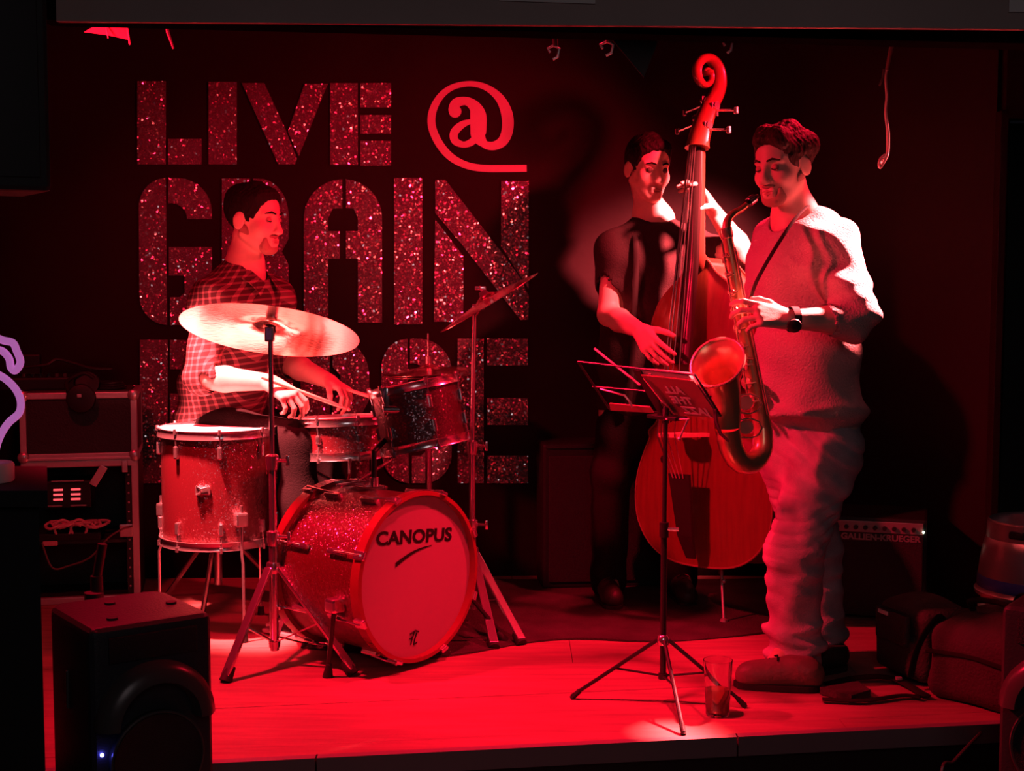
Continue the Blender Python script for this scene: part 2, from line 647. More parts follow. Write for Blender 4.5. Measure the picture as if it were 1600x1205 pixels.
# beam above the stage front: painted face, dark soffit, thin batten behind it
bz = P(800, 39, 3.45).z
beam = MB().prism([P(88, 33, 3.45), P(2250, 51, 3.45), P(2250, 51, 3.45) + V(0, 0, .5), P(88, 33, 3.45) + V(0, 0, .5)], (0, 0.02, 0))
bm_o = st('trim_2', beam, 'beam_paint', P(800, 39, 3.45))
st('trim_3', MB().prism([P(60, 30, 3.62), P(2250, 84, 3.62), P(2250, 84, 3.62) + V(0, 0, .5), P(60, 30, 3.62) + V(0, 0, .5)], (0, 0.10, 0)).box((0, 3.545, 2.16), (6.0, .15, .05)), 'beam_dark', P(800, 50, 3.62))
st('trim_4', MB().tube([P(198, 35, 3.80), P(700, 50, 3.80), P(1404, 65, 3.80)], 0.0042, 8), 'batten', P(800, 52, 3.8))

# ---- stage: carcass, fascia, nosing strip and boards
f0, f1 = G(345, 1190), G(1540, 1130)
slope = (f1.y - f0.y) / (f1.x - f0.x)


def front(x): return f0.y + (x - f0.x) * slope


stage = bpy.data.objects.new('stage_platform', None)
COL.objects.link(stage)
BASE[stage] = V(0, 4.8, FLOOR_Z)
stage.location = BASE[stage]
tag(stage, kind='structure')
st('fascia_panel', MB().prism([V(SX0, front(SX0) + .02, FLOOR_Z), V(SX1, front(SX1) + .02, FLOOR_Z), V(SX1, front(SX1) + .02, -.03), V(SX0, front(SX0) + .02, -.03)], (0, .03, 0)), 'fascia', parent=stage)
st('deck_base', MB().prism([V(SX0, front(SX0) + .05, FLOOR_Z), V(SX1, front(SX1) + .05, FLOOR_Z), V(SX1, 5.88, FLOOR_Z), V(SX0, 5.88, FLOOR_Z)], (0, 0, 0.40 - .028)), 'fascia', parent=stage)
for a, b in ((SX0, -0.52), (-0.515, 0.62), (0.625, SX1)):
    st('nosing_strip', MB().prism([V(a, front(a) - .012, -.055), V(b, front(b) - .012, -.055), V(b, front(b) - .012, 0.0), V(a, front(a) - .012, 0.0)], (0, .03, 0)), 'nosing', parent=stage)
rows = [0.019, 0.10, 0.47, 0.80, 1.15, 1.50, 1.85, 2.4]
rng = random.Random(7)
for r in range(len(rows) - 1):
    cuts = [SX0, (.94, -.9, 1.1, .2, -.4, .6, 0)[r], SX1]
    for a, b in zip(cuts[:-1], cuts[1:]):
        g = 0.0009
        y0, y1 = rows[r] + g, rows[r + 1] - g
        top = rng.uniform(-.0012, 0)
        q = [V(a + g, min(5.88, front(a) + y0), top), V(b - g, min(5.88, front(b) + y0), top), V(b - g, min(5.885, front(b) + y1), top), V(a + g, min(5.885, front(a) + y1), top)]
        st('plank', MB().prism(q, (0, 0, -.026)), 'board', parent=stage)

# ---- glitter lettering on the back wall (stencil letters, each its own piece)
sign = thing('stencil_lettering', P(520, 440, WALL_Y) , 'large stencilled glitter letters reading LIVE @ GRAIN BARGE on the black back wall', 'wall lettering')


def arc(cx, cy, rx, ry, a0, a1, n=8):
    return [(cx + rx * math.cos(math.radians(a0 + (a1 - a0) * i / n)), cy - ry * math.sin(math.radians(a0 + (a1 - a0) * i / n))) for i in range(n + 1)]


def rect(x0, y0, x1, y1): return [(x0, y0), (x1, y0), (x1, y1), (x0, y1)]


def gl(x, y, w, h):
    """G, box x..x+w, y..y+h"""
    a = x + w * .37
    return [[(a, y)] + arc(x + w * .38, y + h * .2, w * .38, h * .2, 100, 180)[1:] + arc(x + w * .40, y + h * .80, w * .39, h * .2, 180, 258) + [(a + 2, y + h)],
            [(a + 4, y)] + arc(x + w * .52, y + h * .23, w * .48, h * .23, 85, 0) + [(x + w, y + h * .28), (x + w * .66, y + h * .28)] + arc(x + w * .42, y + h * .27, w * .24, h * .10, 0, 80) + [(a + 4, y + h * .175)],
            [(a + 5, y + h * .47), (x + w, y + h * .47)] + arc(x + w * .60, y + h * .80, w * .40, h * .2, 0, -88) + [(a + 7, y + h), (a + 7, y + h * .81), (x + w * .56, y + h * .81), (x + w * .63, y + h * .78), (x + w * .63, y + h * .665), (a + 5, y + h * .665)]]


def al(x, y, w, h):
    m, t = x + w * .49, w * .31
    ox, oy = x + w * .5, y + h * .27
    return [[(m, y)] + arc(ox, oy, w * .5, h * .27, 92, 180) + [(x, y + h), (x + t, y + h), (x + t, y + h * .555), (m - 4, y + h * .555), (m - 4, y + h * .362), (x + t, y + h * .362), (x + t, y + h * .27), (x + t + 7, y + h * .205), (m, y + h * .205)],
            [(m + 6, y)] + arc(ox, oy, w * .5, h * .27, 86, 0) + [(x + w, y + h), (x + w - t, y + h), (x + w - t, y + h * .555), (m + 6, y + h * .555), (m + 6, y + h * .362), (x + w - t, y + h * .362), (x + w - t, y + h * .27), (x + w - t - 7, y + h * .205), (m + 6, y + h * .205)]]


def rl(x, y, w, h):
    a = x + w * .42
    return [rect(x, y, a, y + h),
            [(a + 5, y)] + arc(x + w * .55, y + h * .26, w * .45, h * .26, 80, 0) + [(x + w, y + h * .42), (x + w * .90, y + h * .51), (x + w, y + h * .60), (x + w, y + h), (x + w * .60, y + h), (x + w * .60, y + h * .60), (a + 5, y + h * .57), (a + 5, y + h * .42), (x + w * .58, y + h * .36), (x + w * .58, y + h * .25), (a + 5, y + h * .19)]]


LET = {
    'L': [rect(215, 127, 259, 257), rect(263, 217, 315, 257)],
    'I': [rect(326, 128, 370, 257)],
    'V': [[(378, 130), (413, 130), (447, 204), (464, 248), (461, 257), (435, 257)], [(476, 131), (512, 131), (467, 244), (450, 206)]],
    'E': [rect(516, 130, 559, 258), rect(563, 130, 611, 168), rect(563, 180, 611, 209), rect(563, 220, 611, 259)],
    'G': gl(217, 278, 114, 230),
    'R': rl(347, 279, 104, 224),
    'A': al(475, 280, 122, 224),
    'i': [rect(616, 278, 660, 507)],
    'N': [[(680, 343), (724, 400), (724, 503), (678, 503)], [(680, 281), (696, 281), (783, 393), (813, 434), (826, 462), (826, 500), (813, 500), (724, 385), (680, 333)], [(783, 283), (826, 283), (826, 452), (783, 385)]],
    'B': [rect(219, 531, 262, 755), [(266, 531), (306, 532), (324, 543), (330, 565), (330, 612), (320, 640), (284, 640), (284, 577), (266, 577)],
          [(266, 615), (281, 615), (281, 643), (320, 643), (331, 668), (331, 715), (320, 743), (302, 755), (266, 755)]],
    'a': al(342, 530, 116, 225),
    'r': rl(470, 531, 107, 224),
    'g': gl(596, 529, 110, 226),
    'e': [rect(715, 529, 756, 755), rect(761, 529, 825, 571), rect(761, 622, 825, 664), rect(761, 712, 825, 755)],
}
for ch, pieces in LET.items():
    mb = MB()
    for pc in pieces:
        mb.prism([P(x, y, WALL_Y - 0.001) for x, y in pc], (0, -0.004, 0))
    mb.build('letter', 'glitter_silver', sign)


def ribbon(mb, path, y0=WALL_Y - 0.001):
    """flat painted stroke: list of (px, py, width px)"""
    pts = spline(path, 7)
    L, R = [], []
    for i, p in enumerate(pts):
        a, b = pts[max(0, i - 1)], pts[min(len(pts) - 1, i + 1)]
        t = Vector((b.x - a.x, b.y - a.y)).normalized()
        n = Vector((-t.y, t.x)) * p.z / 2
        L.append(P(p.x + n.x, p.y + n.y, y0)); R.append(P(p.x - n.x, p.y - n.y, y0))
    d = V(0, -0.003, 0)
    vs = L + R + [v + d for v in L] + [v + d for v in R]
    k = len(L)
    fs = []
    for i in range(k - 1):
        fs += [(i, i + 1, k + i + 1, k + i), (2 * k + i, 3 * k + i, 3 * k + i + 1, 2 * k + i + 1), (i, 2 * k + i, 2 * k + i + 1, i + 1), (k + i, k + i + 1, 3 * k + i + 1, 3 * k + i)]
    fs += [(0, k, 3 * k, 2 * k), (k - 1, 3 * k - 1, 4 * k - 1, 2 * k - 1)]
    mb.add(vs, fs)


at_mb = MB()
ribbon(at_mb, [(823, 263, 11), (790, 263.5, 11), (755, 263, 11), (728, 258, 11), (704, 245, 12), (686, 224, 12.5), (675, 198, 12.5), (676, 174, 12), (688, 151, 10.5), (708, 136, 9), (735, 131, 8.5), (760, 137, 10),
               (781, 154, 14), (792, 178, 18), (793, 202, 18), (786, 220, 16), (772, 228, 13.5), (758, 226, 12), (750, 216, 9)])
ribbon(at_mb, [(708, 179, 5), (706, 172, 11), (713, 161, 15), (728, 158, 13), (741, 166, 18), (747, 180, 25), (747.5, 200, 25), (748, 214, 22), (757, 226, 11)], WALL_Y - .0012)
ribbon(at_mb, [(738, 189, 6), (722, 195, 11), (710, 207, 13), (711, 220, 12), (724, 226, 9.5), (737, 222, 11), (744, 213, 10)], WALL_Y - .0014)
at_mb.prism([P(711 + 10 * math.cos(t * math.pi / 8), 174 + 10 * math.sin(t * math.pi / 8), WALL_Y - .0016) for t in range(16)], (0, -.003, 0))
tag(at_mb.build('at_symbol', 'red_print', sign), label='plain painted @ sign between LIVE and the edge of the lettering')

# ---- papers pinned on the beam, scraps, cable and flags hanging under it
for (x0, x1, y1), lab in (((780, 930, 4), 'pale paper notice on the beam above the lettering, cut by the top of the frame'), ((1576, 1640, 19), 'pale paper notice on the beam at the upper right corner')):
    o = MB().prism([P(x0, y1 - 3 if x0 < 1000 else y1, 3.445), P(x1, y1 + 2 if x0 < 1000 else y1, 3.445), P(x1, y1, 3.445) + V(0, 0, .2), P(x0, y1, 3.445) + V(0, 0, .2)], (0, -.002, 0)).build('paper_notice', 'paper', None, P(x0, y1, 3.445))
    tag(o, lab, 'paper notice')
mat('red_card', (0.55, 0.2, 0.2), rough=0.7)
Yh = 4.30
tag(MB().prism([P(131, 50, Yh), P(160, 34, Yh), P(160, -142, Yh), P(198, -142, Yh), P(200, 62, Yh + .02), P(168, 55, Yh + .01)], (0, .004, 0)).tube([P(165, 38, Yh), P(169, 60, Yh - .01)], .002, 6).tube([P(199, 44, Yh), P(203, 70, Yh)], .003, 6)
    .build('paper_scrap', 'red_card', None, P(165, 38, Yh)), 'torn red lit scrap of card hanging under the beam at the left', 'card scrap')
tag(MB().tube([P(225, -142, 4.3), P(262, 50, 4.3), P(271, 76, 4.3)], [.003, .005, .003], 8).build('hanging_strip', 'batten', None, P(257, 32, 4.3)), 'thin pale strip dangling from the batten above the letter L', 'strip')
flag = thing('pennant', P(985, 60, 3.73), 'black triangular pennant hanging point down under the beam', 'pennant')
MB().prism([P(955, 40, 3.735), P(1030, 40, 3.735), P(1030, 62, 3.735), P(1006, 121, 3.74), P(955, 60, 3.735)], (0, .004, 0)).build('cloth', 'black_paint', flag)
MB().tube([P(940, 57, 3.726), P(1042, 62, 3.726)], .004, 6).build('cord', 'batten', flag)
for i, (x, y, s, lab) in enumerate(((865, 84, 1.0, 'small metal clip under the beam above the @ sign'), (948, 78, 1.15, 'small metal clip hanging beside the black pennant'), (1137, 74, .8, 'small dark clip under the batten above the bass scroll'))):
    t = thing('spring_clip', P(x, y - 22, 3.73), lab, 'clip', 'clips along the batten')
    w = 9 * s
    MB().tube([P(x, y - 60, 3.73), P(x + 3, y - 12, 3.735)], .007 * s, 8).build('jaw', 'satin_steel' if i == 1 else 'batten', t)
    MB().tube([P(x - w * .6, y - 2, 3.735), P(x - w, y - 8, 3.735), P(x, y - 13, 3.735), P(x + w, y - 8, 3.735), P(x + w * .7, y + 5, 3.735), P(x - w * .1, y + 9, 3.735)], .0036, 6).build('wire_loop', 'satin_steel', t)
cab = spline([P(1392, -142, 4.3), P(1391, 46, 4.3), P(1392, 70, 4.3), P(1388, 95, 4.3), P(1384, 121, 4.3), P(1386, 150, 4.3), P(1384, 175, 4.3), P(1387, 205, 4.3), P(1387, 235, 4.3), P(1384, 247, 4.3), P(1375, 262, 4.3), P(1375, 250, 4.3), P(1383, 242, 4.3)], 5)
mat('cable_red', (0.62, 0.36, 0.36), rough=0.5)
cbl = thing('hanging_cable', P(1390, 46, 4.3), 'thin looped cable dangling from the beam right of the saxophonist', 'cable')
MB().tube(cab, .0048, 8).build('cable', 'cable_red', cbl)
MB().tube([P(1400, -142, 4.3), P(1398, 48, 4.3), P(1394, 72, 4.3), P(1386, 110, 4.295)], .005, 8).build('strand', 'cable_red', cbl)
MB().tube([P(1381, 108, 4.3), P(1379, 122, 4.3), P(1374, 134, 4.3)], .003, 6).build('frayed_end', 'batten', cbl)

# ------------------------------------------------------------------ drum kit
glitter('red_sparkle', (0.115, 0.006, 0.014), (0.95, 0.75, 0.8), 330.0, 0.8, rough=0.18, mix=0.17, coat=.5)
glitter('black_sparkle', (0.06, 0.02, 0.025), (0.5, 0.3, 0.34), 260.0, 0.5, rough=0.2, mix=0.30)
mat('hoop_red', (0.26, 0.03, 0.04), rough=0.25, coat=0.6)
mat('drumhead', (0.80, 0.76, 0.74), rough=0.42)
mat('front_head', (0.34, 0.22, 0.24), rough=0.45)
mat('print_black', (0.010, 0.008, 0.009), rough=0.5)
mat('cymbal_bronze', (0.86, 0.62, 0.46), rough=0.15, metal=0.96, bump=0.05, bscale=60)
mat('stick_wood', (0.75, 0.55, 0.40), rough=0.5)
mat('badge', (0.85, 0.75, 0.75), rough=0.25, metal=0.9)


def drum(root, c, axis, r, h, shell, ref, lugs=8, lug_len=.05, top='drumhead', bottom='drumhead', hoop='chrome', hoopw=.02, phase=0.0):
    """c = centre of the shell, axis points to the batter side"""
    ax, e1, e2 = frame(axis, ref)
    c = Vector(c)
    MB().lathe(c, ax, [(r, -h / 2), (r, h / 2), (r - .008, h / 2), (r - .008, -h / 2), (r, -h / 2)], 48, ref=e1).build('shell', shell, root)
    for s_, nm, m in ((1, 'batter_head', top), (-1, 'resonant_head', bottom)):
        MB().lathe(c, ax * s_, [(.0001, h / 2 + .005), (r * .9, h / 2 + .005), (r + .002, h / 2 + .004), (r + .006, h / 2 - .006)], 48, ref=e1).build(nm, m, root)
        MB().lathe(c, ax * s_, [(r + .004, h / 2 - hoopw * .7), (r + .014, h / 2 - hoopw * .7), (r + .011, h / 2 - hoopw * .3), (r + .010, h / 2 + hoopw * .5), (r + .013, h / 2 + hoopw * .75), (r + .005, h / 2 + hoopw * .75), (r + .004, h / 2 - hoopw * .7)], 48, ref=e1).build('hoop', hoop, root)
    for i in range(lugs):
        t = 2 * math.pi * (i + phase) / lugs
        d = e1 * math.cos(t) + e2 * math.sin(t)
        for s_ in (1, -1):
            base = c + d * (r + .006) + ax * s_ * (h / 2 - .055 - lug_len * .1)
            R = Matrix((d, ax.cross(d), ax)).transposed()
            lg = MB().box(base, (.018, .016, lug_len), R=R, bev=.005).build('lug', 'chrome', root)
            MB().cyl(base, c + d * (r + .012) + ax * s_ * (h / 2 + hoopw * .9), .0035, seg=8).cyl(c + d * (r + .012) + ax * s_ * (h / 2 + hoopw * .2), c + d * (r + .012) + ax * s_ * (h / 2 + hoopw * 1.1), .0065, seg=8).build('tension_rod', 'chrome', lg)
    return ax, e1, e2


# ---- bass drum
BD_R, BD_L = 0.262, 0.355
BDn = V(math.sin(math.radians(50)), -math.cos(math.radians(50)), 0.0)
BDf = P(646, 914, 4.50)
BDf.z = 0.30
BDc = BDf - BDn * (BD_L / 2)
bd = thing('bass_drum', (BDc.x, BDc.y, 0), 'red sparkle bass drum lettered CANOPUS with a plain front head', 'drum')
e1 = V(0, 0, 1)
e2 = BDn.cross(e1)
MB().lathe(BDc, BDn, [(BD_R, -BD_L / 2), (BD_R, BD_L / 2), (BD_R - .008, BD_L / 2), (BD_R - .008, -BD_L / 2), (BD_R, -BD_L / 2)], 64, ref=e1).build('shell', 'red_sparkle', bd)
for s_, m in ((1, 'hoop_red'), (-1, 'hoop_red')):
    MB().lathe(BDc, BDn * s_, [(BD_R - .001, BD_L / 2 - .006), (BD_R + .014, BD_L / 2 - .006), (BD_R + .016, BD_L / 2 + .032), (BD_R + .002, BD_L / 2 + .034), (BD_R - .001, BD_L / 2 - .006)], 64, ref=e1).build('hoop', m, bd)
tag(MB().lathe(BDc, BDn, [(.0001, BD_L / 2 + .012), (BD_R * .93, BD_L / 2 + .012), (BD_R + .001, BD_L / 2 + .010)], 64, ref=e1).build('front_head', 'front_head', bd), label='plain pale front head with black lettering')
MB().lathe(BDc, -BDn, [(.0001, BD_L / 2 + .012), (BD_R + .001, BD_L / 2 + .010)], 64, ref=e1).build('batter_head', 'drumhead', bd)
for i in range(8):
    t = 2 * math.pi * (i + .5) / 8
    d = e1 * math.cos(t) + e2 * math.sin(t)
    for s_ in (1, -1):
        R = Matrix((d, BDn.cross(d), BDn)).transposed()
        lg = MB().box(BDc + d * (BD_R + .008) + BDn * s_ * .085, (.02, .02, .075), R=R, bev=.006).build('lug', 'chrome', bd)
        MB().cyl(BDc + d * (BD_R + .016) + BDn * s_ * .08, BDc + d * (BD_R + .026) + BDn * s_ * (BD_L / 2 + .03), .0038, seg=8).build('tension_rod', 'chrome', lg)
        MB().box(BDc + d * (BD_R + .018) + BDn * s_ * (BD_L / 2 + .02), (.014, .03, .045), R=R, bev=.004).build('claw', 'chrome', lg)


def hpt(u, v, off=.0135):
    """point on the front head: u to the viewer's right, v up (metres)"""
    return BDc + BDn * (BD_L / 2 + off) + V(-BDn.y, BDn.x, 0) * u + V(0, 0, v)


def text_mesh(body, size, bold=0.0, extr=0.0006, xs=1.0):
    cu = bpy.data.curves.new('lettering', 'FONT')
    cu.body = body
    cu.size = size
    cu.align_x = 'CENTER'
    cu.align_y = 'CENTER'
    cu.extrude = extr
    cu.offset = bold
    cu.resolution_u = 4
    o = bpy.data.objects.new('lettering_curve', cu)
    COL.objects.link(o)
    bpy.context.view_layer.update()
    me = bpy.data.meshes.new_from_object(o.evaluated_get(bpy.context.evaluated_depsgraph_get()))
    bpy.data.objects.remove(o)
    bpy.data.curves.remove(cu)
    if xs != 1.0: me.transform(Matrix.Diagonal((xs, 1, 1, 1)))
    return me


def put_text(name, body, size, origin, xdir, ydir, m, parent, bold=0.0, xs=1.0):
    me = text_mesh(body, size, bold, xs=xs)
    x, y = unit(xdir), unit(ydir)
    z = x.cross(y)
    M = Matrix(((x.x, y.x, z.x, origin[0]), (x.y, y.y, z.y, origin[1]), (x.z, y.z, z.z, origin[2]), (0, 0, 0, 1)))
    me.transform(M)
    return link(name, me, m, parent)


rdir = V(-BDn.y, BDn.x, 0)
tr_ = math.radians(-5.5)
put_text('lettering', 'CANOPUS', 0.060, hpt(-.005, .128), rdir * math.cos(tr_) + V(0, 0, math.sin(tr_)), V(0, 0, math.cos(tr_)) - rdir * math.sin(tr_), 'print_black', bd, bold=0.0016, xs=1.26)
sw = []
up_, lo_ = [], []
for i in range(13):
    t = i / 12
    u = -.095 + .170 * t
    v = .050 + .040 * t + .010 * math.sin(math.pi * t)
    w = .0075 * (1 - t) ** .8 + .0004
    up_.append(hpt(u, v + w)); lo_.append(hpt(u, v - w * .9))
MB().prism(up_ + lo_[::-1], BDn * .0006).build('swoosh', 'print_black', bd)
lm = MB()
for path in ([(-.020, -.150), (.004, -.143), (.020, -.150)], [(.002, -.143), (-.012, -.168), (-.018, -.186)], [(.010, -.152), (.000, -.172), (-.004, -.188), (.010, -.184)], [(-.022, -.166), (-.010, -.160)]):
    lm.tube([hpt(u - .01, v - .035) for u, v in path], .0024, 6)
lm.build('small_emblem', 'print_black', bd)
# spur on the near side, rear one on the far side, cymbal post and tom post mount on the shell
for sd, foot in ((1, None), (-1, None)):
    side = rdir * (-sd)
    a = BDc + side * (BD_R + .012) + BDn * .10 + V(0, 0, -.06)
    b = V(*G(512, 1058)) if sd == 1 else BDc + side * (BD_R + .17) + BDn * .20
    b.z = 0.012
    sp = MB().box(a, (.05, .05, .045), rz=math.radians(40), bev=.01).build('spur_bracket', 'chrome', bd)
    MB().cyl(a, b + (a - b) * .10, .0075, seg=10).build('spur', 'black_metal', sp)
    MB().lathe(b - V(0, 0, .012), (a - b), [(.001, 0), (.017, 0), (.012, .03), (.009, .045), (.001, .046)], 12).build('rubber_foot', 'rubber', sp)
# lifted tuning accessories lying over the top edge: two bright bars
bar = BDc + V(0, 0, BD_R + .012)
MB().box(bar - BDn * .10 + rdir * (-.02), (.022, .10, .012), R=Matrix((BDn, rdir, V(0, 0, 1))).transposed(), bev=.005).build('top_plate', 'chrome', bd)
MB().box(bar - BDn * .04, (.05, .06, .014), R=Matrix((BDn, rdir, V(0, 0, 1))).transposed(), bev=.006).build('tom_mount_plate', 'chrome', bd)
MB().cyl(bar, bar + V(0, 0, .03), .016, seg=14).build('mount_collar', 'chrome', bd)

# ---- rack tom on its post
tm_c = P(655, 648, 4.78)
tom_ax = unit(V(-.20, .06, 1))
tom = thing('rack_tom', (tm_c.x, tm_c.y, tm_c.z - .12), 'small dark rack tom with chrome hardware tilted above the bass drum', 'drum')
drum(tom, tm_c, tom_ax, .145, .20, 'black_sparkle', V(0, -1, 0), lugs=6, lug_len=.045, phase=.35)
post_top = P(603, 690, 4.74)
post_bot = BDc + V(0, 0, BD_R + .022)
MB().tube([post_bot, V(post_bot.x, post_bot.y, post_top.z - .02), post_top + V(.01, 0, .02), P(622, 648, 4.70)], .0095, 10).build('tom_post', 'black_metal', tom)
MB().box(P(617, 640, 4.70), (.045, .05, .085), rz=.4, bev=.01).build('mount_bracket', 'chrome', tom)
MB().cyl(P(601, 640, 4.66), P(625, 640, 4.66), .015, seg=12).box(P(604, 622, 4.66), (.02, .02, .07), bev=.006).build('wing_bolt', 'chrome', tom)

# ---- floor tom
ft_top = P(340, 672, 5.0)
FTh, FTr = .385, .198
FTc = V(ft_top.x, 5.0, ft_top.z - FTh / 2)
ftm = thing('floor_tom', (FTc.x, FTc.y, 0), 'deep red sparkle floor tom with bright white head on three legs', 'drum')
drum(ftm, FTc, (0, 0, 1), FTr, FTh, 'red_sparkle', V(0, -1, 0), lugs=8, lug_len=.045, phase=.30)
MB().box(FTc + V(-.012, -FTr - .004, .005), (.052, .006, .03), bev=.006).build('badge', 'badge', ftm)
mbg = MB()
mbg.tube([FTc + V(-.034, -FTr - .010, .022), FTc + V(-.018, -FTr - .012, .012), FTc + V(.004, -FTr - .012, .016)], .003, 6)
mbg.tube([FTc + V(-.034, -FTr - .010, -.010), FTc + V(-.022, -FTr - .012, -.004), FTc + V(-.016, -FTr - .012, .010)], .003, 6)
mbg.build('badge_emblem', 'chrome', ftm)
for ang in (-100 - 90, -58, 62):
    d = V(math.cos(math.radians(ang)), math.sin(math.radians(ang)), 0)
    a = FTc + d * (FTr + .022) + V(0, 0, -.08)
    br = MB().box(FTc + d * (FTr + .016) + V(0, 0, -.10), (.035, .045, .05), rz=math.radians(ang), bev=.008).build('leg_bracket', 'chrome', ftm)
    zb = FTc.z - FTh / 2 - .03
    MB().tube([a + V(0, 0, .03), V(a.x, a.y, zb), V(a.x, a.y, zb - .03) + d * .01, V(a.x, a.y, 0.02) + d * .012], .0056, 10).build('leg', 'chrome', br)
    MB().lathe(V(a.x, a.y, 0) + d * .012, (0, 0, 1), [(.001, 0), (.014, 0), (.011, .03), (.001, .032)], 12).build('rubber_foot', 'rubber', br)

# ---- snare and its stand
sn_c = P(541, 682, 5.12)
snare = thing('snare_drum', (sn_c.x, sn_c.y, sn_c.z - .08), 'shallow red snare drum with chrome hoops behind the rack tom', 'drum')
drum(snare, sn_c, unit(V(-.04, .05, 1)), .180, .120, 'red_sparkle', V(0, -1, 0), lugs=8, lug_len=.03, phase=.45)
MB().box(sn_c + V(-.185, -.02, 0), (.02, .03, .09), bev=.004).build('strainer', 'chrome', snare)
ss = thing('snare_stand', (sn_c.x, sn_c.y, 0), 'chrome basket stand carrying the snare drum', 'drum stand')
hub = V(sn_c.x, sn_c.y, sn_c.z - .19)
MB().cyl(V(hub.x, hub.y, .06), hub, .0115, seg=12).build('pole', 'chrome', ss)
MB().box(hub, (.05, .05, .04), bev=.008).build('tilter', 'chrome', ss)
for i in range(3):
    t = math.radians(-80 + 120 * i)
    d = V(math.cos(t), math.sin(t), 0)
    MB().tube([hub, hub + d * .14 + V(0, 0, .06), hub + d * .198 + V(0, 0, .085), hub + d * .202 + V(0, 0, .135)], .007, 8).build('basket_arm', 'chrome', ss)
    t += .6
    d = V(math.cos(t), math.sin(t), 0)
    MB().tube([V(hub.x, hub.y, .30), V(hub.x, hub.y, .015) + d * .26], .008, 8).build('leg', 'chrome', ss)


# ---- cymbals and stands
def cymbal_prof(r, bell, bow):
    top = [(.006, bow + .018), (bell * .45, bow + .015), (bell * .8, bow + .006), (bell, bow), (r * .45, bow * .72), (r * .75, bow * .36), (r, 0)]
    return top + [(rr, hh - .0016) for rr, hh in reversed(top)] + [top[0]]


def cymbal_stand(name, base, top, hub_z, feet, label, double=False):
    t = thing(name, (base[0], base[1], 0), label, 'cymbal stand')
    b = V(base[0], base[1], 0)
    j1, j2 = hub_z + .10, hub_z + (top[2] - hub_z) * .45
    MB().cyl(b + V(0, 0, .05), b + V(0, 0, j1), .0145, seg=14).build('lower_tube', 'chrome', t)
    MB().cyl(b + V(0, 0, j1 - .02), b + V(0, 0, j2), .0115, seg=14).build('middle_tube', 'chrome', t)
    MB().cyl(b + V(0, 0, j2 - .02), Vector(top), .0082, seg=12).build('upper_tube', 'chrome', t)
    for z in (j1, j2):
        c = MB().lathe(b + V(0, 0, z - .03), (0, 0, 1), [(.001, 0), (.018, 0), (.021, .02), (.021, .045), (.014, .05), (.001, .05)], 14).build('collar', 'chrome', t)
        MB().cyl(b + V(.015, 0, z), b + V(.05, -.01, z), .006, seg=8).box(b + V(.052, -.01, z), (.012, .008, .034), bev=.003).build('wing_bolt', 'chrome', c)
    MB().lathe(b + V(0, 0, hub_z - .02), (0, 0, 1), [(.001, 0), (.022, 0), (.026, .015), (.022, .035), (.001, .035)], 14).build('leg_hub', 'chrome', t)
    MB().lathe(b + V(0, 0, .06), (0, 0, 1), [(.001, 0), (.018, 0), (.02, .02), (.001, .028)], 12).build('lower_hub', 'chrome', t)
    for f in feet:
        f = V(f[0], f[1], 0.0)
        d = (f - b).normalized()
        s_ = b + V(0, 0, hub_z) + d * .022
        e = f + V(0, 0, .02)
        w = V(-d.y, d.x, 0)
        lg = MB()
        for k in (0,):
            lg.box((s_ + e) / 2 + w * k, ((e - s_).length, .030 if double else .02, .012), R=Matrix(((e - s_).normalized(), w, (e - s_).normalized().cross(w))).transposed(), bev=.003)
        lo = lg.build('leg', 'chrome', t)
        m_ = s_.lerp(e, .55)
        MB().box((m_ + b + V(0, 0, .075)) / 2, ((m_ - b - V(0, 0, .075)).length, .016, .005), R=Matrix(((m_ - b - V(0, 0, .075)).normalized(), w, (m_ - b - V(0, 0, .075)).normalized().cross(w))).transposed()).build('brace', 'chrome', t)
        ax_ = (s_ - e).normalized()
        MB().lathe(f - ax_ * .0 + V(0, 0, .002), ax_, [(.001, 0), (.021, 0), (.019, .02), (.015, .05), (.001, .052)], 14).build('rubber_foot', 'rubber', lo)
    return t


def cymbal(name, c, n, r, label, bell=.06, bow=.022):
    t = thing(name, c, label, 'cymbal')
    MB().lathe(Vector(c) - unit(n) * bow, n, cymbal_prof(r, bell, bow), 72).build('plate', 'cymbal_bronze', t)
    n = unit(n)
    MB().cyl(Vector(c) + n * .016, Vector(c) + n * .030, .018, .014, seg=12).build('felt', 'rubber', t)
    MB().cyl(Vector(c) - n * .022, Vector(c) - n * .002, .020, .016, seg=12).build('lower_felt', 'rubber', t)
    MB().cyl(Vector(c) + n * .028, Vector(c) + n * .05, .005, seg=8).box(Vector(c) + n * .042, (.04, .008, .014), bev=.003).build('wing_nut', 'chrome', t)
    return t


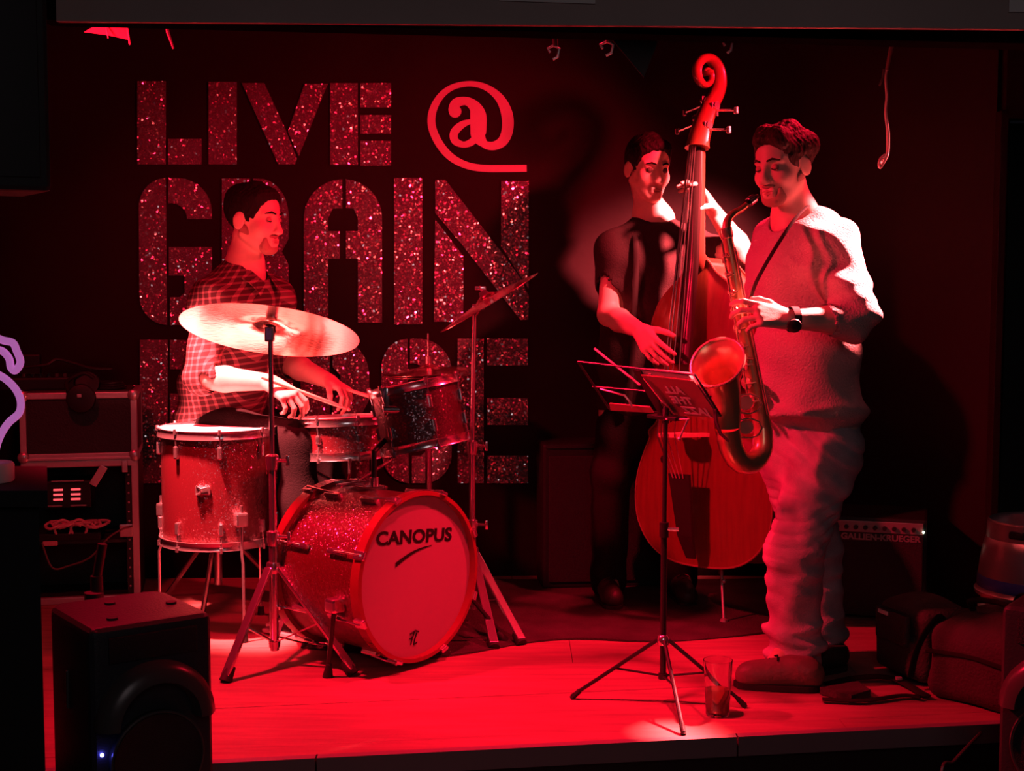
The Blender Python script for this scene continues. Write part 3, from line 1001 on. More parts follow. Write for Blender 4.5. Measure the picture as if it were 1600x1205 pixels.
rc = P(423, 508, 4.52)
rn = unit(V(.085, .345, 1))
cymbal('ride_cymbal', rc, rn, .287, 'large ride cymbal tilted towards the drummer above the floor tom', bell=.065, bow=.02)
rb = V(rc.x, rc.y - .008, 0)
cymbal_stand('cymbal_stand', rb, rc - rn * .012, P(430, 885, 4.52).z, [G(352, 1066), G(552, 1055), (rc.x + .02, rc.y + .36)], 'chrome tripod stand under the large ride cymbal, double braced legs', True)
MB().box(rc - rn * .03, (.03, .03, .05), bev=.006).build('tilter', 'chrome', [o for o in COL.objects if o.name == 'cymbal_stand'][0])
cc = P(760, 466, 5.08)
cn = unit(V(-.52, -.03, .86))
cymbal('crash_cymbal', cc, cn, .205, 'crash cymbal swung steeply on edge in front of the letter N', bell=.045, bow=.018)
cb = P(738, 900, 5.08)
cs2 = cymbal_stand('cymbal_stand', (cb.x, cb.y), P(741, 492, 5.08), P(738, 862, 5.08).z, [G(815, 1008), G(772, 1014), (cb.x - .22, cb.y + .05)], 'chrome tripod stand carrying the tilted crash cymbal, nearest the lettering', True)
MB().tube([P(741, 492, 5.08), P(748, 482, 5.08), cc - cn * .02], [.012, .012, .009], 10).cyl(P(738, 480, 5.06), P(757, 480, 5.06), .011, seg=10).build('tilter', 'chrome', cs2)

# ---- hi-hat
hx = P(669, 585, 5.5)
hh = thing('hi_hat', (hx.x, hx.y, 0), 'pair of hi-hat cymbals on a stand behind the rack tom', 'hi-hat')
MB().lathe(hx + V(0, 0, .012), unit(V(-.07, -.02, 1)), cymbal_prof(.178, .045, .014), 48).build('top_cymbal', 'cymbal_bronze', hh)
MB().lathe(hx - V(0, 0, .004), unit(V(.03, .0, -1)), cymbal_prof(.178, .045, .012), 48).build('bottom_cymbal', 'cymbal_bronze', hh)
MB().cyl(V(hx.x, hx.y, .04), V(hx.x, hx.y, hx.z - .16), .0135, seg=12).build('lower_tube', 'chrome', hh)
MB().cyl(V(hx.x, hx.y, hx.z - .2), V(hx.x, hx.y, hx.z - .01), .010, seg=12).build('upper_tube', 'chrome', hh)
MB().cyl(V(hx.x, hx.y, hx.z - .01), V(hx.x, hx.y, hx.z + .16), .0035, seg=8).build('pull_rod', 'chrome', hh)
MB().lathe(V(hx.x, hx.y, hx.z + .03), (0, 0, 1), [(.001, 0), (.014, 0), (.014, .04), (.001, .042)], 12).build('clutch', 'chrome', hh)
for i in range(3):
    d = V(math.cos(1.0 + i * 2.094), math.sin(1.0 + i * 2.094), 0)
    MB().cyl(V(hx.x, hx.y, .30) + d * .015, V(hx.x, hx.y, .012) + d * .25, .009, seg=8).build('leg', 'chrome', hh)
MB().box((hx.x - .17, hx.y - .12, .035), (.26, .09, .012), rz=.6, bev=.004).build('pedal', 'chrome', hh)

# ---- bass drum pedal behind the drum
pc = BDc - BDn * (BD_L / 2 + .04)
ped = thing('kick_pedal', (pc.x, pc.y, 0), 'steel kick pedal clamped behind the bass drum', 'pedal')
Rk = Matrix((-BDn, -rdir, V(0, 0, 1))).transposed()
MB().box(V(pc.x, pc.y, .012) - BDn * .15, (.32, .09, .012), R=Rk, bev=.003).build('base_plate', 'satin_steel', ped)
MB().box(V(pc.x, pc.y, .07) - BDn * .16, (.29, .075, .012), R=Rk @ Matrix.Rotation(.28, 3, 'Y'), bev=.004).build('footboard', 'satin_steel', ped)
MB().tube([V(pc.x, pc.y, .02) + rdir * .06 - BDn * .03, V(pc.x, pc.y, .17) + rdir * .06 - BDn * .03, V(pc.x, pc.y, .17) - rdir * .06 - BDn * .03, V(pc.x, pc.y, .02) - rdir * .06 - BDn * .03], .009, 8).build('frame', 'satin_steel', ped)
MB().cyl(V(pc.x, pc.y, .17) - BDn * .03, V(pc.x, pc.y, .33) - BDn * .06, .005, seg=8).sphere(V(pc.x, pc.y, .34) - BDn * .055, .028).build('beater', 'drumhead', ped)

# ---- throne
tp = P(338, 700, 5.36)
th = thing('drum_throne', (tp.x, tp.y, 0), 'round black drum throne under the drummer', 'stool')
MB().lathe(V(tp.x, tp.y, .452), (0, 0, 1), [(.001, 0), (.165, 0), (.18, .02), (.18, .06), (.165, .085), (.001, .09)], 32).build('seat', 'black_plastic', th)
MB().cyl(V(tp.x, tp.y, .08), V(tp.x, tp.y, .465), .016, seg=12).build('pole', 'chrome', th)
for i in range(3):
    d = V(math.cos(.5 + i * 2.094), math.sin(.5 + i * 2.094), 0)
    MB().tube([V(tp.x, tp.y, .32), V(tp.x, tp.y, .014) + d * .27], .010, 8).build('leg', 'chrome', th)

# ------------------------------------------------------------------ people
mat('skin', (0.62, 0.40, 0.33), rough=0.5, bump=0.06, bscale=220, vary=0.06, vscale=30)
mat('hair_dark', (0.008, 0.005, 0.005), spec=.2, rough=0.7, bump=0.7, bscale=140, stretch=(1, 1, .35))
mat('hair_brown', (0.034, 0.017, 0.013), spec=.25, rough=0.65, bump=0.8, bscale=130, stretch=(1, 1, .35))
mat('stubble', (0.34, 0.19, 0.15), rough=0.8, bump=0.4, bscale=260)
mat('eye', (0.10, 0.07, 0.06), rough=0.15)
mat('lip', (0.42, 0.20, 0.18), rough=0.45)
mat('sweater', (0.40, 0.35, 0.34), spec=.2, rough=0.95, bump=0.55, bscale=170)
mat('jeans', (0.42, 0.34, 0.38), spec=.2, rough=0.9, bump=0.3, bscale=260, vary=0.28, vscale=9)
mat('dark_cloth', (0.012, 0.010, 0.011), spec=.12, rough=0.9, bump=0.3, bscale=200)
mat('tee_black', (0.028, 0.018, 0.019), spec=.12, rough=0.9, bump=0.3, bscale=200)
checks('check_shirt', (0.035, 0.010, 0.013), (0.27, 0.13, 0.14), 0.023)
mat('boot_leather', (0.17, 0.11, 0.09), rough=0.5, bump=0.3, bscale=60)
mat('boot_black', (0.03, 0.024, 0.024), rough=0.5, bump=0.3, bscale=60)
mat('strap', (0.016, 0.012, 0.012), spec=.15, rough=0.8)


def head_axes(F, U):
    F = unit(F)
    U = Vector(U)
    U = (U - F * U.dot(F)).normalized()
    return F, U.cross(F), U


def add_head(S, C, F, U, neck, sc=1.0):
    """C: point between the eyes' axis inside the skull; neck: base of the neck"""
    F, L, U = head_axes(F, U)
    C = Vector(C)

    def p(f, l, u): return C + (F * f + L * l + U * u) * sc
    ax = (F, L, U)

    def e(f, l, u, rf, rl, ru, k=.012, sub=False): S.ell(p(f, l, u), (rf * sc, rl * sc, ru * sc), ax, k, sub)

    def c(a, b, ra, rb, k=.01, sub=False): S.cone(p(*a), p(*b), ra * sc, rb * sc, k, sub=sub)
    c((-.036, 0, -.062), tuple((Vector(neck) - C).dot(a) / sc for a in ax), .047, .056, .012)
    e(-.014, 0, .034, .100, .077, .084)
    e(.026, 0, -.030, .062, .060, .085, .02)
    for s in (1, -1):
        c((-.006, s * .050, -.052), (.060, s * .016, -.098), .021, .017, .02)
        e(.052, s * .040, -.032, .026, .022, .024, .02)
        c((.082, s * .010, .020), (.066, s * .044, .018), .009, .009, .010)
        e(.094, s * .031, -.001, .018, .016, .011, .012, True)
        S.ell(p(.071, s * .031, -.002), [.0125 * sc] * 3, ax, .004)
        e(.097, s * .011, -.043, .010, .008, .008, .008)
        # ear
        axe = (unit(F * .96 - L * s * .28), unit(L * s * .96 + F * .28), U)
        S.ell(p(-.014, s * .0775, -.012), (.021 * sc, .007 * sc, .030 * sc), axe, .008)
        S.ell(p(-.006, s * .090, -.012), (.012 * sc, .008 * sc, .020 * sc), axe, .006, True)
    e(.064, 0, -.100, .020, .022, .018, .02)
    c((.086, 0, .006), (.104, 0, -.036), .0080, .0105, .012)
    e(.100, 0, -.041, .011, .011, .009, .008)
    c((.084, -.016, -.069), (.084, .016, -.069), .0075, .0075, .008)
    c((.083, -.014, -.082), (.083, .014, -.082), .0085, .0085, .008)
    c((.094, -.018, -.0755), (.094, .018, -.0755), .0028, .0028, .003, True)
    e(.088, 0, -.058, .006, .005, .010, .006, True)
    return p, ax


def add_face_parts(root, p, ax, sc, hair_m, beard=None, hair='short', closed=False):
    F, L, U = ax
    C = p(0, 0, 0)
    lo, hi = C - V(.16, .16, .16) * sc, C + V(.16, .16, .18) * sc
    S = Field(lo, hi, .0035)
    S.ell(p(-.017, 0, .035), (.1035 * sc, .0815 * sc, .0885 * sc), ax, 0)
    if hair == 'wavy':
        for (f, l, u, r) in ((.050, .03, .092, .030), (.03, -.03, .100, .030), (-.03, .02, .102, .034), (-.07, -.03, .082, .036), (-.085, .04, .055, .036), (.070, -.02, .082, .022), (-.095, 0, .010, .034), (.06, .045, .072, .020), (-.06, .058, .05, .030), (-.06, -.058, .05, .030)):
            S.ell(p(f, l, u), [r * sc] * 3, ax, .03)
    else:
        for (f, l, u, r) in ((.058, 0, .084, .024), (.0, 0, .096, .032), (-.07, 0, .070, .044), (.042, .04, .076, .022), (.042, -.04, .076, .022)):
            S.ell(p(f, l, u), [r * sc] * 3, ax, .03)
    S.ell(p(.100, 0, -.022), (.074 * sc, .095 * sc, .094 * sc), ax, .012, True)
    S.ell(p(.045, 0, -.085), (.085 * sc, .12 * sc, .075 * sc), ax, .012, True)
    S.ell(p(-.09, 0, -.115), (.10 * sc, .12 * sc, .075 * sc), ax, .01, True)
    for s in (1, -1):
        S.ell(p(-.010, s * .086, -.014), (.028 * sc, .022 * sc, .036 * sc), ax, .006, True)
    S.disp(lambda X, Y, Z: .0022 * np.sin(X * 210 + 3 * np.sin(Z * 90)) * np.sin(Y * 190 + Z * 60))
    S.build('hair', hair_m, root)
    for s in (1, -1):
        MB().tube([p(.094, s * .013, .019), p(.089, s * .030, .025), p(.072, s * .048, .018)], [.0030 * sc, .0036 * sc, .0018 * sc], 8).build('eyebrow', hair_m, root)
        MB().sphere(p(.0745, s * .031, -.0025), .0122 * sc, 12, 8).build('eye', 'lip' if closed else 'eye', root)
        if closed:
            MB().tube([p(.083, s * .020, -.005), p(.087, s * .031, -.009), p(.080, s * .043, -.006)], .0018 * sc, 6).build('eyelash', hair_m, root)
    MB().tube([p(.088, -.020, -.0735), p(.0915, 0, -.0715), p(.088, .020, -.0735)], [.002 * sc, .0042 * sc, .002 * sc], 8).tube([p(.087, -.018, -.078), p(.091, 0, -.0815), p(.087, .018, -.078)], [.002 * sc, .005 * sc, .002 * sc], 8).build('lips', 'lip', root)
    if beard:
        B = Field(lo, hi, .0035)
        for s in (1, -1):
            B.cone(p(-.004, s * .0525, -.040), p(.060, s * .018, -.098), .0215 * sc, .0185 * sc, .02)
            B.cone(p(.070, s * .034, -.070), p(.064, s * .026, -.096), .008 * sc, .014 * sc, .01)
        B.ell(p(.080, 0, -.0575), (.013 * sc, .026 * sc, .0075 * sc), ax, .004)
        B.ell(p(.064, 0, -.101), (.0225 * sc, .026 * sc, .020 * sc), ax, .02)
        B.build('beard', beard, root)


def add_hand(S, Wp, D, N, T, curls=(.5, .5, .5, .5), splay=.10, thumb=(.55, .75, .35), sc=1.0):
    """Wp wrist, D finger direction, N palm normal, T thumb side; fingers stay separate"""
    D = unit(D)
    N = Vector(N); N = (N - D * N.dot(D)).normalized()
    T0 = Vector(T); T = D.cross(N)
    if T.dot(T0) < 0: T = -T
    Wp = Vector(Wp)
    offs = (.030, .0105, -.0095, -.0285)
    lens = ((.044, .027, .022), (.048, .031, .023), (.044, .029, .022), (.035, .021, .019))
    kn = (.092, .096, .090, .081)
    for i in range(4):
        a = Wp + (D * .012 + T * offs[i] * .62) * sc
        b = Wp + (D * kn[i] + T * offs[i]) * sc
        S.cone(a, b, .0155 * sc, .0115 * sc, .014)
    S.cone(Wp + D * .02 * sc + T * .016 * sc + N * .006, Wp + D * .055 * sc + T * .022 * sc + N * .006, .015 * sc, .012 * sc, .014)
    for i in range(4):
        q = Wp + (D * kn[i] + T * offs[i]) * sc
        sp = splay * (1.5 - i)
        base = (D * math.cos(sp) + T * math.sin(sp)).normalized()
        ang = 0
        for j, ln in enumerate(lens[i]):
            cu = curls[i] if not isinstance(curls[i], (tuple, list)) else curls[i][j]
            ang += cu
            d = base * math.cos(ang) + N * math.sin(ang)
            q2 = q + d * ln * sc
            r0, r1 = (.0098, .0090, .0082)[j] * sc, (.0090, .0082, .0070)[j] * sc
            if i == 3: r0, r1 = r0 * .86, r1 * .86
            S.cone(q, q2, r0, r1, .003)
            q = q2
    q = Wp + (D * .024 + T * .026 + N * .004) * sc
    tt = D * math.cos(thumb[0]) + T * math.sin(thumb[0]) + N * thumb[2] * .6
    for j, ln in enumerate((.042, .034, .027)):
        d = unit(tt) if j == 0 else unit(unit(tt) * (1 - .35 * j * thumb[1]) + D * .35 * j * thumb[1] + N * thumb[2] * j * .8)
        q2 = q + d * ln * sc
        S.cone(q, q2, (.0145, .0112, .0100)[j] * sc, (.0112, .0100, .0080)[j] * sc, .006)
        q = q2


def folds(pts, amp, freq):
    """soft cloth wrinkles"""
    def fn(X, Y, Z):
        return amp * (np.sin(freq * (Z + .5 * X) + 2.3 * np.sin(9 * X + 7 * Y)) * (.55 + .45 * np.sin(13 * X - 11 * Y + 8 * Z)) + .5 * np.sin(freq * .6 * (X - Y) + 3 * np.sin(11 * Z)))
    return fn


def bounds(pts, m):
    return [min(p[i] for p in pts) - m for i in range(3)], [max(p[i] for p in pts) + m for i in range(3)]


def shoe(root, name, heel, toe, m, ankle, w=.042, h=.055):
    """lace-up boot: sole, upper with collar, laces"""
    heel, toe = Vector(heel), Vector(toe)
    d = (toe - heel); d.z = 0; d.normalize()
    w_ = V(-d.y, d.x, 0)
    S = Field(*bounds([heel - d * .05, toe + d * .05, Vector(ankle)], .09), .006)
    S.cone(heel + d * .028 + V(0, 0, .045), toe - d * .045 + V(0, 0, .035), w * .92, w * .95, .02)
    S.cone(heel + d * .05 + V(0, 0, .06), Vector(ankle) + V(0, 0, .02), w * .95, w * .98, .03)
    S.cone(heel + d * .08 + V(0, 0, .075), toe - d * .07 + V(0, 0, .045), w * .7, w * .75, .03)
    S.cut((0, 0, heel.z + .012), (0, 0, -1))
    S.cut(Vector(ankle) + V(0, 0, .035), (0, 0, 1))
    up = S.build(name, m, root)
    so = MB()
    L = (toe - heel).length
    out = []
    for t in [i / 20 for i in range(21)]:
        ww = w * (1.02 + .10 * math.sin(t * 5.2 - .3)) * min(1, math.sqrt(max(0, 1 - ((t - .5) / .5) ** 8)) + .02)
        out.append((heel + d * (t * L), ww))
    so.prism([p + w_ * ww for p, ww in out] + [p - w_ * ww for p, ww in out[::-1]], (0, 0, .018))
    so.build('sole', 'rubber', up)
    for k in range(3):
        q = heel + d * (L * (.50 + .09 * k)) + V(0, 0, .098 - .012 * k)
        MB().tube([q + w_ * .024 - V(0, 0, .006), q + V(0, 0, .004), q - w_ * .024 - V(0, 0, .006) + d * .012], .0028, 6).build('lace', 'strap', up)


# =========================================================== saxophonist
nk = P(1243, 338, 4.44)
Ls, Rs = P(1303, 383, 4.31), P(1214, 380, 4.56)
Le, Lw = P(1335, 500, 4.16), P(1232, 499, 4.11)
Re, Rw = P(1216, 530, 4.64), P(1190, 608, 4.46)
chest, waist, hips = P(1252, 430, 4.44), P(1258, 555, 4.44), P(1264, 655, 4.44)
Fs = unit(V(-.75, -.66, 0)); Lsd = V(.66, -.75, 0)
LkL, LkR = P(1240, 860, 4.33), P(1272, 860, 4.53)
LaL, LaR = P(1243, 1000, 4.35), P(1279, 985, 4.56)
heelL, toeL = G(1283, 1078), G(1146, 1072)
heelR, toeR = G(1318, 1043), G(1228, 1058)
heelL.z = heelR.z = toeL.z = toeR.z = 0
sax_root = thing('person', (hips.x, hips.y, 0), 'man in a pale knitted sweater and baggy jeans playing a saxophone', 'person')
hC = P(1222, 258, 4.40)
hF, hU = V(-.72, -.68, -.15), V(-.06, 0, 1)
allp = [hC + V(0, 0, .16), hC + V(-.14, 0, 0), Le, Lw, Re, Rw, LaL, LaR, heelR, toeL, P(1165, 490, 4.1), Rs, Ls]
S = Field(*bounds(allp, .09), .0034)
ph, axh = add_head(S, hC, hF, hU, nk + V(0, 0, -.02), 1.0)
S.cone(chest, waist, .115, .105, .03, flat=(Lsd, 1.4))
S.cone(waist, hips, .105, .11, .03, flat=(Lsd, 1.4))
S.cone(nk, chest, .06, .10, .05, flat=(Lsd, 1.3))
for a, b, c_, w_ in ((Ls, Le, Lw, 1), (Rs, Re, Rw, 0)):
    S.cone(nk + V(0, 0, -.05), a, .05, .05, .03)
    S.cone(a, b, .05, .040, .02)
    S.cone(b, b.lerp(c_, .35), .039, .041, .02)
    S.cone(b.lerp(c_, .35), c_, .041, .027, .015)
for h_, k_, a_, he, to in ((hips + Lsd * .09, LkL, LaL, heelL, toeL), (hips - Lsd * .09, LkR, LaR, heelR, toeR)):
    S.cone(h_, k_, .08, .055, .02)
    S.cone(k_, a_, .054, .036, .02)
    S.cone(a_, he.lerp(to, .6) + V(0, 0, .045), .036, .03, .02)
Dl = unit(P(1165, 487, 4.09) - Lw)
add_hand(S, Lw, Dl, unit(V(.05, .75, -.45)), V(-.1, -.4, .8), curls=((.25, .6, .4), (.45, .7, .5), (.6, .8, .5), (.7, .8, .5)), splay=.16, thumb=(.75, .35, .5))
Dr = unit(P(1168, 640, 4.36) - Rw)
add_hand(S, Rw, Dr, unit(V(-.7, -.2, .2)), V(.3, -.8, .3), curls=((.2, .6, .4), (.3, .6, .4), (.4, .6, .4), (.4, .6, .4)), splay=.10)
S.build('body', 'skin', sax_root)
add_face_parts(sax_root, ph, axh, 1.0, 'hair_brown', 'stubble', 'wavy', closed=True)

# sweater: body and sleeves, left sleeve pushed up to the elbow
S = Field(*bounds([nk, Ls + V(.05, 0, 0), Le, Re, hips + V(.1, 0, -.1), hips + V(-.1, 0, -.1), Rw], .16), .005)
S.cone(chest + V(.012, 0, .02), waist + V(.006, 0, .02), .128, .130, .05, flat=(Lsd, 1.36))
S.cone(waist, hips + V(0, 0, .035), .132, .136, .04, flat=(Lsd, 1.32))
S.cone(chest + V(0, 0, .11) - Fs * .02, chest, .10, .13, .05, flat=(Lsd, 1.5))
S.cone(nk + V(0, 0, -.045) - Fs * .015, nk + V(0, 0, -.07), .085, .09, .03)
for a, b, c_, t_ in ((Ls, Le, Lw, .36), (Rs, Re, Rw, .8)):
    S.cone(nk + V(0, 0, -.060) - Fs * .015, a + V(0, 0, .0), .064, .070, .05)
    S.cone(a, a.lerp(b, .6), .073, .064, .04)
    S.cone(a.lerp(b, .6), b, .064, .062, .03)
    S.cone(b, b.lerp(c_, t_), .060, .052, .02)
    for j in (.55, .75, .95):
        q = a.lerp(b, j)
        S.ell(q + V(.008, -.004, 0), (.069, .069, .024), None, .025)
S.ell(hips + V(0, 0, .03), (.185, .185, .035), None, .03)
S.disp(folds(None, .0055, 46))
S.cone(nk + V(0, 0, -.02) + Fs * .02, nk + V(0, 0, .10) + Fs * .03, .068, .075, .01, sub=True)
# V of the open neckline
S.cone(nk + Fs * .10 + V(0, 0, .01), nk + Fs * .16 + V(0, 0, -.10), .040, .006, .01, sub=True)
S.cone(Le.lerp(Lw, .35), Le.lerp(Lw, 1.1), .046, .046, .006, sub=True)
sw_o = S.build('sweater', 'sweater', sax_root)

# jeans with stacked creases below the knee
S = Field(*bounds([hips + V(0, 0, .05), LkL, LkR, LaL, LaR, heelL, hips + V(.1, .1, 0), hips + V(-.1, -.1, 0)], .13), .005)
S.cone(hips + V(0, 0, .05), hips + V(0, 0, -.10), .125, .125, .03, flat=(Lsd, 1.28))
for sgn, k_, a_, he in ((1, LkL, LaL, heelL), (-1, LkR, LaR, heelR)):
    h_ = hips + Lsd * .080 * sgn + V(0, 0, -.09)
    S.cone(h_, k_, .108, .088, .04)
    S.cone(k_, k_.lerp(a_, .45), .088, .080, .02)
    S.cone(k_.lerp(a_, .45), a_ + V(0, 0, -.055), .080, .083, .02)
    for j, (t, rr) in enumerate(((.04, .090), (.16, .086), (.28, .085), (.42, .083), (.84, .087), (.97, .093), (1.10, .094))):
        q = k_.lerp(a_, t)
        axq = (unit(V(1, .1, .22 * (-1) ** j)), V(0, 1, 0), unit(V(-.22 * (-1) ** j, 0, 1)))
        S.ell(q + Fs * .004, (rr, rr, .018), axq, .02)
S.disp(folds(None, .0042, 75))
S.disp(lambda X, Y, Z: .0075 * np.exp(-((Z - .50) / .10) ** 2) * np.maximum(0, np.sin(165 * Z + 5 * np.sin(16 * X + 9 * Y))) ** 2 * (.6 + .4 * np.sin(40 * X)))
S.disp(lambda X, Y, Z: .006 * np.exp(-((Z - .76) / .09) ** 2) * np.maximum(0, np.sin(90 * (Z + .8 * X) + 3 * np.sin(14 * Y))) ** 2)
S.build('jeans', 'jeans', sax_root)
shoe(sax_root, 'boot', heelL, toeL, 'boot_leather', LaL + V(0, 0, -.06), .043)
shoe(sax_root, 'boot', heelR, toeR, 'boot_black', LaR + V(0, 0, -.06), .043)
# wristwatch on the near wrist
dw = (Lw - Le).normalized()
wc = Le.lerp(Lw, .93)
wt = MB().lathe(wc - dw * .011, dw, [(.0345, 0), (.038, 0), (.038, .022), (.0345, .022), (.0345, 0)], 24).build('watch_strap', 'strap', sax_root)
MB().lathe(wc + V(-.004, -.036, -.016), (-.1, -.9, -.4), [(.001, 0), (.021, 0), (.021, .007), (.017, .010), (.001, .010)], 20).build('watch_case', 'black_metal', wt)

# =========================================================== bassist
bnk = P(1022, 342, 5.44)
bRs, bLs = P(960, 388, 5.42), P(1080, 384, 5.46)
bRe, bRw = P(951, 492, 5.36), P(1001, 517, 5.13)
bLe, bLw = P(1168, 404, 5.30), P(1117, 332, 5.27)
bch, bwa, bhi = P(1017, 425, 5.45), P(1008, 560, 5.47), P(1003, 635, 5.48)
Fb, Lb = V(.1, -.995, 0), V(.995, .1, 0)
bx = bhi.x
bkR, bkL = V(bx - .12, 5.44, .50), V(bx + .13, 5.50, .50)
baR, baL = V(bx - .13, 5.48, .09), V(bx + .16, 5.53, .09)
bass_man = thing('person', (bhi.x, bhi.y, 0), 'man in dark clothes standing behind the double bass, hand up on its neck', 'person')
bC = P(1013, 262, 5.40)
S = Field(*bounds([bC + V(0, 0, .15), bRs, bRe, bRw, bLe, bLw, P(1085, 285, 5.1), P(1025, 560, 5.0), baR + V(-.05, -.22, -.08), baL + V(.05, 0, 0)], .08), .0034)
pb, axb = add_head(S, bC, V(.34, -.92, -.16), V(.04, -.06, 1), bnk + V(0, 0, -.02), 1.02)
S.cone(bch, bwa, .115, .105, .03, flat=(Lb, 1.4))
S.cone(bwa, bhi, .105, .11, .03, flat=(Lb, 1.4))
S.cone(bnk, bch, .06, .10, .05, flat=(Lb, 1.3))
for a, b, c_ in ((bRs, bRe, bRw), (bLs, bLe, bLw)):
    S.cone(bnk + V(0, 0, -.05), a, .05, .05, .03)
    S.cone(a, b, .050, .041, .02)
    S.cone(b, b.lerp(c_, .35), .040, .043, .02)
    S.cone(b.lerp(c_, .35), c_, .043, .028, .015)
for h_, k_, a_ in ((bhi - Lb * .09, bkR, baR), (bhi + Lb * .09, bkL, baL)):
    S.cone(h_, k_, .08, .055, .02); S.cone(k_, a_, .054, .036, .02); S.cone(a_, a_ + Fb * .12 + V(0, 0, -.045), .036, .03, .02)
# plucking hand: fingers hang down onto the strings
add_hand(S, bRw, unit(P(1026, 556, 5.00) - bRw), unit(V(.55, .25, -.35)), V(.1, -.75, .5), curls=((.25, .35, .25), (.3, .4, .3), (.45, .5, .4), (.5, .6, .4)), splay=.10, thumb=(.65, .5, .3), sc=1.05)
# stopping hand: spread fingers over the fingerboard
add_hand(S, bLw, unit(P(1084, 287, 5.22) - bLw), unit(V(-.55, -.25, -.45)), V(.5, .1, .8), curls=((.15, .45, .35), (.15, .5, .35), (.2, .5, .4), (.25, .5, .4)), splay=.22, thumb=(.7, .6, .8), sc=1.05)
S.build('body', 'skin', bass_man)
add_face_parts(bass_man, pb, axb, 1.02, 'hair_dark', None, 'short')

S = Field(*bounds([bnk, bRs, bLs + V(.1, 0, 0), bRe, bhi, bLs.lerp(bLe, .6)], .17), .005)
S.cone(bch + V(0, 0, .02), bwa, .135, .130, .05, flat=(Lb, 1.38))
S.cone(bwa, bhi + V(0, 0, .03), .130, .128, .04, flat=(Lb, 1.36))
S.cone(bch + V(0, 0, .11), bch, .09, .12, .05, flat=(Lb, 1.5))
S.cone(bnk + V(0, 0, -.05), bnk + V(0, 0, -.07), .08, .09, .03)
for a, b, t_ in ((bRs, bRe, .52), (bLs, bLe, .50)):
    S.cone(bnk + V(0, 0, -.050), a + V(0, 0, .0), .060, .062, .05)
    S.cone(a, a.lerp(b, t_), .066, .060, .04)
    e_ = (b - a).normalized()
    S.cone(a.lerp(b, t_ - .02), b, .052, .052, .004, sub=True)
S.disp(folds(None, .0045, 40))
S.cone(bnk + V(0, 0, .018) + Fb * .02, bnk + V(0, 0, .12) + Fb * .03, .064, .072, .01, sub=True)
S.build('shirt', 'tee_black', bass_man)
# dark strips down the shirt front
for s_, x in ((-1, -.085), (1, .085)):
    pts = spline([bnk + Lb * x + V(0, .02, -.03), bnk + Lb * x * 1.05 + Fb * .10 + V(0, 0, -.09), bch + Lb * x + Fb * .142, bwa + Lb * x * .9 + Fb * .138, bhi + Lb * x * .9 + Fb * .13], 5)
    MB().tube(pts, .011, 8, ell=(Fb, .35)).build('front_strip', 'strap', bass_man)
S = Field(*bounds([bhi, bkR, bkL, baR, baL], .15), .008)
S.cone(bhi + V(0, 0, .04), bhi + V(0, 0, -.08), .118, .118, .03, flat=(Lb, 1.3))
for sg, k_, a_ in ((-1, bkR, baR), (1, bkL, baL)):
    S.cone(bhi + Lb * .08 * sg + V(0, 0, -.08), k_, .10, .078, .04)
    S.cone(k_, a_ + V(0, 0, -.03), .078, .070, .03)
S.disp(folds(None, .004, 45))
S.build('trousers', 'dark_cloth', bass_man)
for a_ in (baR, baL):
    h_ = V(a_.x - .01, a_.y + .05, 0)
    shoe(bass_man, 'shoe', h_, h_ + V(.02, -.28, 0), 'boot_black', V(a_.x, a_.y, .075))

# =========================================================== drummer
dnk = P(383, 412, 5.32)
dRs, dLs = P(328, 470, 5.18), P(430, 464, 5.49)
dRe, dRw = P(316, 590, 5.06), P(420, 597, 4.98)
dLe, dLw = P(446, 566, 5.56), P(515, 596, 5.36)
dch, dwa, dhi = P(372, 490, 5.33), P(352, 590, 5.35), P(340, 668, 5.36)
Fd, Ld = V(.92, -.39, 0), V(.39, .92, 0)
dkR, dkL = P(462, 690, 5.03), P(520, 694, 5.42)
daR, daL = V(pc.x - .11, pc.y + .14, .12), V(hx.x - .30, hx.y - .16, .10)
drummer = thing('person', (dhi.x, dhi.y, 0), 'seated man in a checked shirt playing the drums, face in profile', 'person')
dC = P(399, 342, 5.27)
S = Field(*bounds([dC + V(0, 0, .15), dRs, dRe, dRw, dLe, dLw, P(475, 630, 4.9), P(550, 625, 5.2), daR + V(.15, -.1, -.08), daL + V(.18, 0, -.08)], .09), .0035)
pd, axd = add_head(S, dC, V(.90, -.43, -.06), V(.05, 0, 1), dnk + V(0, 0, -.02), 1.07)
S.cone(dch, dwa, .115, .105, .03, flat=(Ld, 1.4))
S.cone(dwa, dhi, .105, .12, .03, flat=(Ld, 1.4))
S.cone(dnk, dch, .06, .10, .05, flat=(Ld, 1.3))
for a, b, c_ in ((dRs, dRe, dRw), (dLs, dLe, dLw)):
    S.cone(dnk + V(0, 0, -.05), a, .05, .05, .03)
    S.cone(a, b, .050, .043, .02)
    S.cone(b, b.lerp(c_, .35), .043, .046, .02)
    S.cone(b.lerp(c_, .35), c_, .046, .029, .015)
for sg, k_, a_ in ((-1, dkR, daR), (1, dkL, daL)):
    S.cone(dhi + Ld * .10 * sg, k_, .085, .058, .02); S.cone(k_, a_, .056, .036, .02); S.cone(a_, a_ + Fd * .12 + V(0, 0, -.05), .036, .03, .02)
add_hand(S, dRw, unit(P(468, 628, 4.93) - dRw), unit(V(.15, .35, -.9)), V(.25, .85, .3), curls=((.45, .8, .5), (.6, .8, .5), (.7, .9, .6), (.8, .9, .6)), splay=.12, thumb=(.45, .7, .5), sc=1.08)
add_hand(S, dLw, unit(P(552, 616, 5.26) - dLw), unit(V(.1, -.35, -.9)), V(.25, -.85, .2), curls=((.5, .8, .6), (.6, .8, .6), (.7, .9, .6), (.8, .9, .6)), splay=.08, thumb=(.45, .7, .5), sc=1.05)
